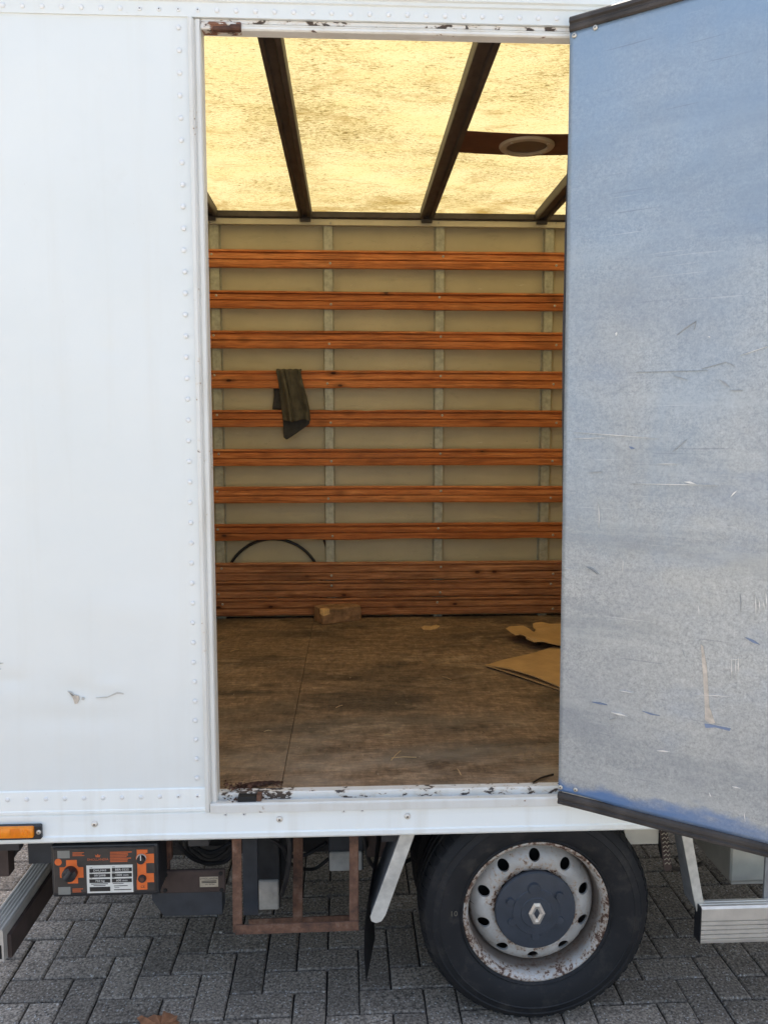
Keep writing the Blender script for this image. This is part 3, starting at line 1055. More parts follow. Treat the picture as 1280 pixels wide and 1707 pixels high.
S = [scr(*a) for a in ((1128, 558, 1160, 535, 1.0), (1160, 534, 1156, 550, .6), (1060, 620, 1180, 617, .35), (1170, 614, 1210, 603, .6), (1210, 603, 1225, 610, .5), (1120, 626, 1146, 633, .7),
     (1198, 632, 1216, 645, 1.6), (1216, 650, 1238, 650, .9), (980, 788, 1004, 786, .8), (1122, 752, 1145, 732, .6), (977, 945, 995, 957, .9), (982, 945, 998, 958, .7),
     (1155, 841, 1157, 845, 1.6), (1137, 1083, 1140, 1094, 1.0), (1016, 1200, 1026, 1197, .7), (1233, 990, 1234, 1020, .7))]
marks('scuff', 'scuff', S)
marks('blue_mark', 'bluemark', [((1174, 1207), (1184, 1208), (1196, 1211), (1218, 1215), (1216, 1219), (1192, 1213), (1176, 1214))] +
      [scr(*a) for a in ((986, 1171, 1012, 1176, 1.2), (1070, 1186, 1100, 1194, 1.0), (1242, 1063, 1266, 1075, 2.2), (1048, 744, 1058, 748, 2.0))])

# ================================================================== WHEELS
WC = P(895, 1524, .042)
def tyre_mesh():
    bm = bmesh.new()
    prof = [(.2165, .052), (.2185, .036), (.226, .030), (.2285, .0265), (.232, .030), (.245, .022), (.270, .0155), (.292, .0145), (.2945, .0125), (.2975, .0148), (.312, .018),
            (.3155, .0165), (.3185, .0200), (.331, .0270), (.341, .0385), (.3465, .0505), (.349, .067), (.349, .082), (.341, .084), (.341, .092), (.350, .094), (.350, .116), (.342, .118), (.342, .126),
            (.350, .128), (.350, .150), (.341, .152), (.341, .160), (.349, .162), (.347, .186), (.340, .200), (.318, .216), (.27, .222), (.2175, .205)]
    lathe(bm, prof, 96)
    # shoulder blocks
    nb = 62
    for k in range(nb):
        a = 2 * pi * k / nb
        ca, sa = cos(a), sin(a)
        t = Vector((-sa, 0, ca))
        for (r0, y0, r1, y1) in ((.3375, .0345, .3488, .060),):
            q = []
            for s_ in (-.0105, .0105):
                q += [Vector((ca * (r0 - .004), y0 + .004, sa * (r0 - .004))) + t * s_, Vector((ca * (r0 + .0015), y0 - .002, sa * (r0 + .0015))) + t * s_,
                      Vector((ca * (r1 + .0016), y1 - .004, sa * (r1 + .0016))) + t * (s_ + .004), Vector((ca * (r1 + .0016), y1 + .022, sa * (r1 + .0016))) + t * (s_ + .007), Vector((ca * (r1 - .006), y1 + .022, sa * (r1 - .006))) + t * (s_ + .007)]
            v = [bm.verts.new(p) for p in q]
            for f in ((0, 1, 2, 3, 4), (9, 8, 7, 6, 5), (0, 5, 6, 1), (1, 6, 7, 2), (2, 7, 8, 3), (3, 8, 9, 4), (4, 9, 5, 0)):
                bm.faces.new([v[i] for i in f])
    return bm
def rim_mesh():
    bm = bmesh.new()
    lathe(bm, [(.2165, .056), (.2205, .046), (.2225, .037), (.2215, .032), (.2175, .031), (.2125, .035), (.2070, .041), (.2045, .048), (.2030, .058), (.1990, .090), (.1965, .112), (.1945, .135), (.19, .20)], 96)
    # disc with ten hand holes
    ns = 10
    def yy(r):
        t = (r - .118) / (.196 - .118)
        return .052 + .010 * (1 - min(1, max(0, (r - .118) / .02))) + .014 * max(0, t) + .044 * max(0, t) ** 4
    seg = 20
    for s_ in range(ns):
        a0 = pi / 2 + 2 * pi * s_ / ns
        half = pi / ns
        rows = [[], [], [], []]
        for k in range(seg):
            th = 2 * pi * k / seg
            hr = .0172
            # hole point in local polar
            pr, pa = .1605 + hr * 1.0 * cos(th), a0 + hr * sin(th) / .1605
            # boundary point of the sector patch along the same bearing
            dx, dy = cos(th), sin(th)
            sx = (.196 - .1605) / dx if dx > 1e-6 else ((.118 - .1605) / dx if dx < -1e-6 else 1e9)
            sy = (half * .1605) / abs(dy) if abs(dy) > 1e-6 else 1e9
            q = min(sx, sy)
            br, ba = .1605 + dx * q, a0 + dy * q / .1605
            for row, t in zip(rows[:3], (0, .4, 1)):
                r_, a_ = pr + (br - pr) * t, pa + (ba - pa) * t
                row.append(bm.verts.new((r_ * cos(a_), yy(r_) + (.004 if t == 0 else 0), r_ * sin(a_))))
            rows[3].append(bm.verts.new((pr * .995 * cos(pa), yy(pr) + .012, pr * .995 * sin(pa))))
        for A, Bq in ((rows[0], rows[1]), (rows[1], rows[2]), (rows[3], rows[0])):
            for k in range(seg):
                j = (k + 1) % seg
                bm.faces.new((A[k], A[j], Bq[j], Bq[k]))
    lathe(bm, [(.1235, .0505), (.119, .058), (.10, .060)], 64)
    bmesh.ops.remove_doubles(bm, verts=bm.verts, dist=.0004)
    return bm
def wheel(loc, full):
    we = empty('wheel', loc, truck)
    obj('tyre', tyre_mesh(), 'tyre', we, smooth=radians(35))
    if not full:
        lathe_b = lathe(bmesh.new(), [(.215, .05), (.2, .06), (.15, .12), (.0, .12)], 40)
        obj('rim', lathe_b, 'rust_dark', we, smooth=radians(35))
        return we
    obj('rim', rim_mesh(), 'rim', we, smooth=radians(35))
    obj('brake_drum', lathe(bmesh.new(), [(.0, .13), (.17, .13), (.185, .15), (.19, .2)], 48), 'dark', we)
    bm = bmesh.new()
    lathe(bm, [(.1225, .0530), (.1222, .0445), (.119, .0405), (.10, .0375), (.073, .0350), (.071, .0325), (.048, .0315), (.046, .0290), (.0, .0280)], 72)
    # raised lugs and bolt bosses
    for a, r, hh, q in ((96, .074, .022, .017), (36, .086, .020, .011), (156, .086, .020, .011), (-22, .078, .012, .012), (-90, .078, .012, .012), (-158, .078, .012, .012)):
        ca, sa = cos(radians(a)), sin(radians(a))
        seg = 14
        top = [bm.verts.new((ca * r + q * 1.0 * cos(2 * pi * k / seg), .0295 if hh > .015 else .0325, sa * r + q * sin(2 * pi * k / seg))) for k in range(seg)]
        bot = [bm.verts.new((ca * r + q * 1.3 * cos(2 * pi * k / seg), .041, sa * r + q * 1.3 * sin(2 * pi * k / seg))) for k in range(seg)]
        bm.faces.new(top)
        for k in range(seg):
            bm.faces.new((bot[k], bot[(k + 1) % seg], top[(k + 1) % seg], top[k]))
    obj('hub_cap', bm, 'hubcap', we, smooth=radians(30))
    # lozenge badge
    bm = bmesh.new()
    k = .00188
    out = [(-5, 17.5), (5, 17.5), (13.5, 0), (5, -17.5), (-5, -17.5), (-13.5, 0)]
    inn = [(-.8, 8.5), (.8, 8.5), (5, 0), (.8, -8.5), (-.8, -8.5), (-5, 0)]
    mid = [((a[0] + b[0]) / 2, (a[1] + b[1]) / 2) for a, b in zip(out, inn)]
    rows = [[bm.verts.new((x * k, y_, z * k)) for x, z in L] for L, y_ in ((out, .0285), (out, .0255), (mid, .0225), (inn, .0255), (inn, .0285))]
    for A, Bq in zip(rows, rows[1:]):
        for i in range(6):
            j = (i + 1) % 6
            bm.faces.new((A[i], A[j], Bq[j], Bq[i]))
    obj('badge', bm, 'badge', we)
    text('10', .024, (-.252, .0142, .014), 'chalk', we, rot=(pi / 2, 0, 0), name='chalk_mark')
    return we
for w_ in (wheel((WC.x, .018, .353), True), wheel((WC.x, .29, .353), False)):
    w_.scale = (1.012, 1.0, 1.012)

# ================================================================== UNDER THE BODY
# chassis
for y in (.72, 1.55):
    obj('chassis_rail', B(XL + .1, XR, y, y + .07, .48, .654, bev=.004), 'chassis', truck)
for x in (-1.0, -.45, .12, 1.12, 1.9):
    obj('cross_member', B(x - .03, x + .03, .05, 2.25, .59, .654), 'chassis', truck)
bm = tube(bmesh.new(), [(WC.x, .2, .35), (WC.x, 2.2, .35)], .06, 14)
lathe(bm, [(0, -.16), (.12, -.14), (.16, 0), (.12, .14), (0, .16)], 20, (WC.x, 1.15, .35))
obj('rear_axle', bm, 'chassis', truck)
bm = bmesh.new()
for i in range(4):
    z = .46 + .014 * i
    L = .62 - .12 * i
    tube(bm, [(WC.x - L + 2 * L * t / 12, .76, z + .10 * (1 - cos((t - 6) / 6 * 1.2)) * (L / .62) ** 2 - .0) for t in range(13)], .011, 6)
obj('leaf_spring', bm, 'chassis', truck)
obj('chassis_box', B(-.95, -.25, .46, .60, .36, .60, bev=.01), 'chassis', truck)
obj('lift_frame', B(-1.05, .30, .62, .70, .24, .50, bev=.01), 'chassis', truck)
obj('added_shade_box', B(-.95, .15, .95, 1.5, .20, .56, bev=.04, seg=3), 'chassis', truck)  # added boxes, here to keep light off the ground beneath the body
obj('added_shade_box', B(1.05, 2.3, .80, 1.5, .20, .58, bev=.04, seg=3), 'chassis', truck)
obj('far_shade_box', B(-.2, .3, 1.52, 2.2, .22, .5, bev=.03, seg=2), 'chassis', truck)  # added box, blocks light coming in from the far side

# tail lift control box
YC = .035
a, b, c, d = P(82, 1411, YC), P(263, 1408, YC), P(82, 1500, YC), P(262, 1494, YC)
cx0, cx1, cz0, cz1 = a.x, b.x, (c.z + d.z) / 2, (a.z + b.z) / 2
bm = B(cx0, cx1, YC + .004, YC + .11, cz0, cz1, bev=.009, seg=2)
box(bm, cx0 + .012, cx1 - .004, YC + .03, YC + .10, cz1 - .004, .652)
cbox = obj('control_box', bm, 'black', truck)
bm = B(cx0 + .009, cx1 - .009, YC - .001, YC + .01, cz0 + .016, cz1 - .007, bev=.003)
face = obj('faceplate', bm, 'face', cbox)
YF = YC - .0012
def fp(px, py, y=None):
    return P(px, py, YF if y is None else y)
def plate(name, x0, y0, x1, y1, mat, t=.0010, y=None):
    p, q = fp(x0, y0, y), fp(x1, y1, y)
    yb_ = YF if y is None else y
    return obj(name, B(p.x, q.x, yb_ - t, yb_ + .0006, q.z, p.z), mat, cbox)
plate('tag_plate', 95.5, 1419, 116.5, 1431, 'grey_tag', .0008)
plate('tag_plate', 97, 1479.5, 118, 1491.5, 'grey_tag', .0008)
plate('rating_plate', 144, 1443.5, 222.5, 1487.5, 'plate', .0008)
for x0, x1, y0, s in ((149, 184, 1449, 'DHLM43'), (149, 184, 1457.5, '09/2008'), (149, 184, 1466.5, '750 kg'), (186.5, 220, 1447.5, 'BER 0222'), (186.5, 220, 1456.5, '1000 mm'), (186.5, 220, 1465.5, '600 mm')):
    plate('data_field', x0, y0, x1, y0 + 5.4, 'ink', .0003, YF - .0008)
    q = fp((x0 + x1) / 2, y0 + 2.8, YF - .0013)
    text(s, .0088, q, 'plate', cbox, sx=1.15)
    text('TYPE' if x0 < 180 else 'SERIE', .0034, fp(x0 + .5, y0 - 1.6, YF - .001), 'ink', cbox, align='LEFT')
plate('data_field', 149.5, 1479.5, 184, 1486, 'ink', .0003, YF - .0008)
bm = bmesh.new()
for k, (x0, x1, y0) in enumerate(((188, 206, 1473), (190, 213, 1477), (191, 199, 1480), (190, 219, 1483.3), (152, 180, 1474), (156, 176, 1476.6))):
    p, q = fp(x0, y0, YF - .001), fp(x1, y0 + .5, YF - .001)
    box(bm, p.x, q.x, YF - .0012, YF - .0007, q.z, p.z)
obj('fine_print', bm, 'ink', cbox)
text('DHOLLANDIA', .0098, fp(163, 1433.5), 'orange_text', cbox, sx=.98)
# small crown mark over the name
bm = bmesh.new()
ngon_plate(bm, [fp(x, y) for x, y in ((159.5, 1429.5), (158.5, 1425), (161, 1427), (163, 1423.8), (165, 1427), (167.5, 1425), (166.5, 1429.5))], (0, -.0006, 0))
obj('crown_mark', bm, 'orange_text', cbox)
bm = bmesh.new()
for k in range(7):
    y = 1420.5 + 2.6 * k
    p, q = fp(183.5, y), fp(213 + random.uniform(-2, 7), y + 1.0)
    box(bm, p.x, q.x, YF - .0006, YF + .0004, q.z, p.z)
for k in range(3):
    for bx, by in ((121, 1421.5), (121, 1482)):
        p, q = fp(bx, by + 2.4 * k), fp(bx + 16 + random.uniform(-4, 4), by + 2.4 * k + 1)
        box(bm, p.x, q.x, YF - .0006, YF + .0004, q.z, p.z)
obj('fine_print', bm, 'orange_text', cbox)
def disc(name, px, py, r, mat, y0, y1, seg=20):
    q = fp(px, py)
    bm = bmesh.new()
    lathe(bm, [(0, y0), (r * .94, y0), (r, y0 + (.001 if y1 > y0 else 0)), (r, y1)], seg, (q.x, 0, q.z))
    return obj(name, bm, mat, cbox, smooth=radians(40))
def cross(name, px, py, arms, mat):
    bm = bmesh.new()
    for i, (x0, y0, x1, y1) in enumerate(arms):
        p, q = fp(px + x0, py + y0), fp(px + x1, py + y1)
        box(bm, p.x, q.x, YF - .0007 - .0001 * i, YF + .0004, q.z, p.z, bev=.0003)
    return obj(name, bm, mat, cbox)
disc('orange_dot', 97, 1438, .0105, 'orange', YF - .0007, YF)
disc('orange_dial', 119.5, 1454.5, .0255, 'orange', YF - .0006, YF, 28)
cross('orange_symbol', 119.5, 1454.5, ((-9.5, -20, 9.5, 4), (-20, -8, 0, 9), (0, -8, 20, 9), (-7, 0, 11, 18.5)), 'orange')
disc('selector_knob', 118, 1455, .0205, 'black', YF - .018, YF, 28)
q0, q1 = fp(119, 1452, YF - .022), fp(108.5, 1466.5, YF - .024)
obj('knob_lever', tube(bmesh.new(), [q0, q0.lerp(q1, .5), q1], .0085, 10), 'black', cbox, smooth=radians(50))
cross('orange_symbol', 236, 1450, ((-8, -32, 9, 33.5), (2, -26, 21, -11), (2, 6.5, 21, 21), (-8, 17, 10, 33), (-8, -33, 10, -28)), 'orange')
disc('orange_dial', 236, 1431, .0165, 'orange', YF - .0011, YF, 24)
disc('orange_dial', 238, 1464.5, .0165, 'orange', YF - .0011, YF, 24)
disc('switch_ring', 236, 1431, .0142, 'badge', YF - .004, YF, 24)
disc('switch_knob', 236.2, 1431.5, .0122, 'black', YF - .013, YF, 24)
q = fp(234.3, 1431, YF - .014)
obj('switch_pointer', B(q.x - .0012, q.x + .0012, YF - .0145, YF - .012, q.z - .008, q.z + .008), 'plate', cbox)
disc('push_button', 237.5, 1464.5, .0118, 'black', YF - .006, YF, 24)
disc('push_button', 237.5, 1464.5, .0065, 'bow_board', YF - .0085, YF, 20)
text('CE', .010, fp(238, 1479, YF - .0012), 'ink', cbox)

# valve box next to it, with a sticker
YV = .13
a, b, c = P(268, 1453, YV), P(375, 1450, YV), P(372, 1488, YV)
bm = B(a.x - .004, b.x, YV, YV + .012, c.z, a.z, bev=.003)
vbox = obj('valve_box', bm, 'brown_steel', truck)
bm = bmesh.new()
lo = P(330, 1521, YV + .02).z
pts = [Vector((a.x - .03, YV + .004, c.z - .022)), Vector((a.x - .03, YV + .004, c.z + .03)), Vector((a.x - .005, YV + .004, c.z + .03)), Vector((a.x - .005, YV + .004, c.z - .0005)),
       Vector((b.x - .012, YV + .004, c.z - .0005)), Vector((b.x - .012, YV + .004, lo)), Vector((a.x + .005, YV + .004, lo))]
extrude(bm, pts, (0, .06, 0))
obj('valve_cover', bm, 'bluegrey', vbox)
p, q = P(333, 1462.5, YV), P(364, 1478.5, YV)
st = obj('sticker', B(p.x, q.x, YV - .0009, YV + .0005, q.z, p.z), 'sticker', vbox)
text('DHOLLANDIA', .0085, P(348.5, 1465.5, YV - .0011), 'ink', vbox, sx=1.0)
text('NR. 081066', .006, P(350, 1475, YV - .0011), 'ink', vbox)
bm = bmesh.new()
for y in (1469, 1471.4):
    p, q = P(336, y, YV - .001), P(361, y + .8, YV - .001)
    box(bm, p.x, q.x, YV - .0012, YV - .0006, q.z, p.z)
obj('fine_print', bm, 'ink', vbox)
for px, py in ((276, 1459), (275.5, 1485), (368, 1456.5), (369.5, 1484)):
    q = P(px, py, YV)
    obj('bolt_hole', lathe(bmesh.new(), [(0, YV - .003), (.006, YV - .003), (.007, YV + .001)], 12, (q.x, 0, q.z)), 'dark', vbox)
p, q = P(272, 1388, YV), P(285.5, 1452, YV)
bm = B(p.x, q.x, YV + .01, YV + .03, P(280, 1438, YV).z, .653, bev=.002)
box(bm, p.x - .004, p.x + .012, YV + .012, YV + .028, q.z - .01, .64)
obj('hanger_bracket', bm, 'rust_dark', vbox)
# coiled air hose behind
bm = bmesh.new()
cq = P(352, 1408, .42)
for r in (.088, .074, .058):
    pts = [(cq.x + r * cos(t * pi / 16), .42 + .02 * sin(t) * .3, cq.z + .02 + r * sin(t * pi / 16)) for t in range(33)]
    tube(bm, pts, .0085, 8)
obj('air_hose', bm, 'chassis', truck, smooth=True)

# brake lines and cables slung under the floor
for pts, rr in ((((290, 1392, .10), (300, 1412, .22), (330, 1436, .30), (372, 1438, .32), (392, 1416, .34), (400, 1392, .36)), .007),
                (((306, 1390, .2), (318, 1408, .26), (352, 1421, .3), (386, 1404, .33)), .006),
                (((404, 1398, .3), (440, 1420, .42), (500, 1428, .5), (545, 1405, .5)), .007),
                (((440, 1396, .2), (470, 1412, .24), (484, 1440, .3), (520, 1450, .42), (548, 1432, .44)), .006),
                (((480, 1392, .12), (483, 1420, .15), (478, 1462, .2), (470, 1492, .3)), .008),
                (((606, 1388, .2), (612, 1420, .26), (618, 1440, .32), (640, 1452, .4), (690, 1430, .5)), .007),
                (((1098, 1392, .3), (1106, 1430, .36), (1130, 1450, .45), (1170, 1440, .5)), .008)):
    P3 = [P(x, y, Y) for x, y, Y in pts]
    fine = []
    for i in range(len(P3) - 1):
        p0, p1, p2, p3 = P3[max(i - 1, 0)], P3[i], P3[i + 1], P3[min(i + 2, len(P3) - 1)]
        for k in range(6):
            t = k / 6
            fine.append(.5 * ((2 * p1) + (p2 - p0) * t + (2 * p0 - 5 * p1 + 4 * p2 - p3) * t * t + (3 * p1 - p0 - 3 * p2 + p3) * t ** 3))
    fine.append(P3[-1])
    obj('cable', tube(bmesh.new(), fine, rr, 7), 'rubber', truck, smooth=True)
obj('brake_cylinder', lathe(bmesh.new(), [(0, .34), (.05, .34), (.055, .36), (.055, .50), (.045, .52), (0, .52)], 24, (-.12, 0, .52)), 'chassis', truck, smooth=radians(40))
p, q = P(612, 1392, .2), P(640, 1440, .2)
obj('hanger_plate', B(p.x, q.x + .02, .24, .25, q.z, .654), 'brown_steel', truck)

# rusty carrier frame
YR = .05
fr = empty('carrier_frame', (0, 0, 0), truck)
def bar(p0, p1, w_, dpt, mat='rust'):
    """flat angle bar between two points lying in an x-z plane"""
    p0, p1 = Vector(p0), Vector(p1)
    t = (p1 - p0).normalized()
    n = Vector((-t.z, 0, t.x)) * (w_ / 2)
    bm = bmesh.new()
    extrude(bm, [p0 + n, p0 - n, p1 - n, p1 + n], (0, dpt, 0))
    bmesh.ops.bevel(bm, geom=list(bm.edges), offset=.0015, segments=1, affect='EDGES')
    return bm
zt_ = .653
pl0, pl1 = P(394.5, 1396, YR), P(396, 1556, YR)
pr0, pr1 = P(590, 1391, YR), P(589.5, 1552, YR)
def angle_bar(p0, p1, w_):
    o = obj('bar', bar(p0, p1, w_, .006), 'rust', fr)
    return o
angle_bar((pl0.x, YR, zt_), (pl1.x, YR, pl1.z), .028)
angle_bar((pr0.x, YR, zt_), (pr1.x, YR, pr1.z), .027)
obj('bar', B(pl0.x - .014, pl0.x - .009, YR + .0062, YR + .035, pl1.z, zt_), 'rust', fr)
obj('bar', B(pr0.x + .009, pr0.x + .0135, YR + .0062, YR + .035, pr1.z, zt_), 'rust', fr)
b0, b1 = P(392, 1551, YR - .004), P(598, 1544, YR - .004)
angle_bar((b0.x, YR - .0065, b0.z), (b1.x, YR - .0065, b1.z), .030)
obj('bar', bar((b0.x, YR + .0002, b0.z - .012), (b1.x, YR + .0002, b1.z - .012), .005, .03), 'rust', fr)
YM = .26
m0, m1 = P(498, 1392, YM), P(496, 1538, YM)
obj('bar', bar((m0.x, YM, zt_), (m1.x, YM, P(496, 1546, YM).z + .0), .032, .006), 'rust', fr)
obj('bar', bar((b0.x + .01, YM + .0065, P(400, 1548, YM).z + .01), (b1.x, YM + .0065, P(590, 1541, YM).z + .012), .028, .006), 'rust', fr)

# plates and tubes behind the frame
p, q = P(404, 1414, .16), P(428, 1526, .16)
obj('hanger_plate', B(p.x, q.x + .004, .16, .19, q.z, .654), 'bluegrey', truck)
def capped(px0, py0, px1, py1, Y, ztop, body='chassis'):
    p, q = P(px0, py0, Y), P(px1, py1, Y)
    t = obj('support_tube', B(p.x - .003, q.x + .003, Y + .004, Y + .4, q.z - .002, ztop, bev=.003), body, truck)
    obj('end_cap', B(p.x, q.x, Y - .006, Y + .01, q.z, p.z, bev=.004), 'dirty_white', t)
    return t
capped(430, 1468, 465, 1516, .30, .60)
capped(549, 1421, 604, 1451, .34, .62, 'bluegrey')
p, q = P(430, 1400, .36), P(478, 1470, .36)
obj('hanger_plate', B(p.x, q.x, .37, .38, q.z, .654), 'chassis', truck)

# mudguard struts and flap
def strut(pts, Y, depth, side):
    P_ = [P(x, y, Y) for x, y in pts]
    bm = bmesh.new()
    extrude(bm, P_, (0, .006, 0))
    bmesh.ops.bevel(bm, geom=list(bm.edges), offset=.0012, segments=1, affect='EDGES')
    o = obj('strut', bm, 'strut', truck)
    return o
st1 = strut(((672, 1380), (696, 1379), (643, 1526), (636, 1537), (627, 1540), (619, 1537), (617, 1530)), .012, .1, -1)
bm = bmesh.new()
a, b = P(674.5, 1380, .0185), P(618.8, 1528, .0185)
extrude(bm, [Vector((a.x, .0185, .653)), Vector((b.x, .0185, b.z)), Vector((b.x + .004, .0185, b.z)), Vector((a.x + .006, .0185, .653))], (0, .15, 0))
obj('web', bm, 'strut_web', st1)
bm = bmesh.new()
def flap_pt(u, v):
    z = .150 + (.650 - .150) * v
    y = .035 + .22 * u
    x = .046 - .010 * sin(v * 5.0 + .2) + .022 * v * v
    x += u * (.034 + .010 * v)
    return Vector((x, y, z))
grid(bm, flap_pt, 8, 22)
bmesh.ops.solidify(bm, geom=list(bm.faces), thickness=.006)
obj('mud_flap', bm, 'rubber', truck, smooth=radians(50))

# right: bracket, strap, strut with side guard, battery box
p, q = P(1030, 1376, .10), P(1097, 1407, .10)
bm = bmesh.new()
extrude(bm, [Vector((p.x, .10, .653)), Vector((q.x, .10, .653)), Vector((q.x, .10, q.z)), Vector((P(1046, 1407, .10).x, .10, q.z))], (0, .05, 0))
obj('guard_bracket', bm, 'tank', truck)
p, q = P(1094, 1380, .085), P(1120, 1451, .085)
bm = bmesh.new()
s0, s1 = Vector((P(1102, 1380, .085).x, .085, .653)), P(1113.5, 1449, .085)
extrude(bm, [s0 + Vector((-.013, 0, 0)), s0 + Vector((.010, 0, 0)), s1 + Vector((.012, 0, 0)), s1 + Vector((.006, 0, -.006)), s1 + Vector((-.008, 0, -.006)), s1 + Vector((-.013, 0, .002))], (0, .004, 0))
strap = obj('strap', bm, 'brown_steel', truck)
bm = bmesh.new()
for k in range(13):
    t = (k + .6) / 14
    c = s0.lerp(s1, t)
    tube(bm, [c + Vector((-.009, -.001, -.003)), c + Vector((-.002, -.003, .004)), c + Vector((.004, -.003, -.003)), c + Vector((.009, -.001, .003))], .0016, 5)
obj('strap_weave', bm, 'sticker', strap)
st2 = strut(((1134, 1380), (1151, 1380), (1174, 1512), (1174, 1524), (1168, 1531), (1163, 1527), (1157, 1500)), .012, .1, -1)
bm = bmesh.new()
a, b = P(1136, 1380, .0185), P(1162, 1520, .0185)
extrude(bm, [Vector((a.x, .0185, .653)), Vector((b.x, .0185, b.z)), Vector((b.x + .004, .0185, b.z)), Vector((a.x + .005, .0185, .653))], (0, .09, 0))
obj('web', bm, 'strut_web', st2)
a, b = P(1170, 1514, -.012), P(1170, 1575, -.012)
zA, zB = a.z, b.z
h = zA - zB
prof = [(-.008, zB)]
for t0 in (.14, .26, .38, .50, .62):
    prof += [(-.012, zB + h * (t0 - .05)), (-.012, zB + h * (t0 - .018)), (-.0065, zB + h * (t0 - .014)), (-.0065, zB + h * (t0 + .014)), (-.012, zB + h * (t0 + .018))]
prof += [(-.012, zA - .006), (-.006, zA), (.0, zA), (.001, zA - .002), (.005, zA - .002), (.006, zA), (.012, zA), (.013, zA - .002), (.017, zA - .002), (.018, zA), (.0115 + .016, zA), (.0275, zB)]
guard = obj('side_guard', prof_x(prof, a.x, 2.6), 'alu', truck)
obj('guard_end_cap', B(a.x - .003, a.x - .0002, -.012, .0275, zB + .002, zA - .002), 'black', guard)
st3 = P(1278, 1495, .012)
obj('strut', B(st3.x, st3.x + .03, .0282, .036, zB + .02, .653), 'strut_web', truck)
p, q = P(1219, 1420, .20), P(1225, 1472, .20)
bm = B(p.x, p.x + .55, .20, .55, q.z, .60, bev=.006)
box(bm, p.x + .01, p.x + .54, .21, .54, q.z - .012, q.z + .01)
box(bm, p.x - .01, p.x + .56, .19, .56, .595, .607)
box(bm, p.x + .05, p.x + .09, .25, .5, .606, .654)
box(bm, p.x + .45, p.x + .49, .25, .5, .606, .654)
obj('battery_box', bm, 'tank', truck)

# left: rear underrun bar, marker light, plates
a = P(5, 1550, -.002)
x1_, zA = a.x, .379
zB = .283
prof = [(x1_, zB), (x1_, zA - .004), (x1_ - .004, zA)]
for k in range(4):
    xx = x1_ - .010 - .011 * k
    prof += [(xx, zA), (xx - .002, zA - .0035), (xx - .005, zA - .0035), (xx - .007, zA)]
prof += [(x1_ - .056, zA), (x1_ - .06, zA - .004), (x1_ - .06, zB)]
rear_bar = obj('underrun_bar', prof_y(prof, -.004, 2.3), 'alu', truck)
obj('bar_end', B(x1_ - .052, x1_ - .006, -.0046, .004, zB + .008, zB + .05), 'dark', rear_bar)
bm = B(x1_ + .0005, x1_ + .012, .02, 2.2, zB - .005, zA - .03)
obj('bar_backing', bm, 'brown_steel', rear_bar)
for y in (.55, 1.7):
    obj('bar_hanger', B(x1_ - .05, x1_ - .01, y, y + .05, zA - .002, .655), 'chassis', truck)
p, q = P(46, 1402, .14), P(82, 1440, .14)
obj('rear_plate', B(p.x, q.x + .03, .14, .15, q.z, .654), 'bluegrey', truck)
bm = bmesh.new()
ngon_plate(bm, [Vector((P(10, 1400, .16).x, .16, .654)), Vector((P(44, 1400, .16).x, .16, .654))] + [P(x, y, .16) for x, y in ((38, 1412), (34, 1418), (29, 1422), (24, 1430), (21, 1424), (14, 1430))], (0, .005, 0))
obj('rubber_scrap', bm, 'rubber', truck)
obj('rear_hanger', B(P(-30, 1400, .10).x, P(12, 1400, .10).x, .10, .14, P(0, 1462, .10).z, .654), 'brown_steel', truck)
p, q = P(-60, 1377.5, -.012), P(70.5, 1400, -.012)
lamp = obj('marker_light', B(p.x, q.x, -.020, -.004, q.z + .003, p.z, bev=.003), 'black', truck)
p, q = P(-46, 1380, -.022), P(57, 1396, -.022)
bm = B(p.x, q.x, -.030, -.016, q.z, p.z, bev=.004, seg=2)
obj('lens', bm, 'amber', lamp, smooth=radians(40))
bm = bmesh.new()
x = P(17, 1388, -.03).x
while x < P(33, 1388, -.03).x:
    box(bm, x, x + .0016, -.0312, -.028, q.z + .003, p.z - .003)
    x += .0036
cq = P(43, 1388, -.03)
lathe(bm, [(.0105, -.0300), (.0100, -.0315), (.0085, -.0315), (.0080, -.0300)], 20, (cq.x, 0, cq.z))
lathe(bm, [(.0055, -.0300), (.0050, -.0315), (.0, -.0315)], 16, (cq.x, 0, cq.z))
obj('lens_ribs', bm, 'amber', lamp)
put(ME_SCREW, 'screw', P(64.5, 1388, -.0205), lamp)

# ================================================================== LOOSE THINGS
# timber block on the floor
a = G(538, 1042, ZF)
yawb = radians(25)
bm = bmesh.new()
L, Wb, Hb = .24, .13, .086
box(bm, 0, L, 0, Wb, 0, Hb, bev=.004)
bmesh.ops.subdivide_edges(bm, edges=[e for e in bm.edges if e.calc_length() > .05], cuts=5, use_grid_fill=True)
for v in bm.verts:
    v.co += Vector((N(v.co, 30), N(v.co + Vector((3, 1, 2)), 30), N(v.co + Vector((7, 5, 1)), 30) if v.co.z > .01 else 0)) * .003
    # split-off front corner
    dcn = (v.co.x / .03) + (v.co.y / .035) + ((Hb - v.co.z) / .07)
    if dcn < 1:
        v.co += Vector((.010, .014, -.012)) * (1 - dcn)
blk = obj('timber_block', bm, ['block', 'block_pale'], None)
for f in blk.data.polygons:
    c = f.center
    if c.x < .05 and c.z > .055 and c.y < .045:
        f.material_index = 1
blk.location = (a.x, a.y, ZF)
blk.rotation_euler = (0, 0, yawb)
tag(blk, 'short weathered timber block with a pale split corner on the truck floor', 'wood block')

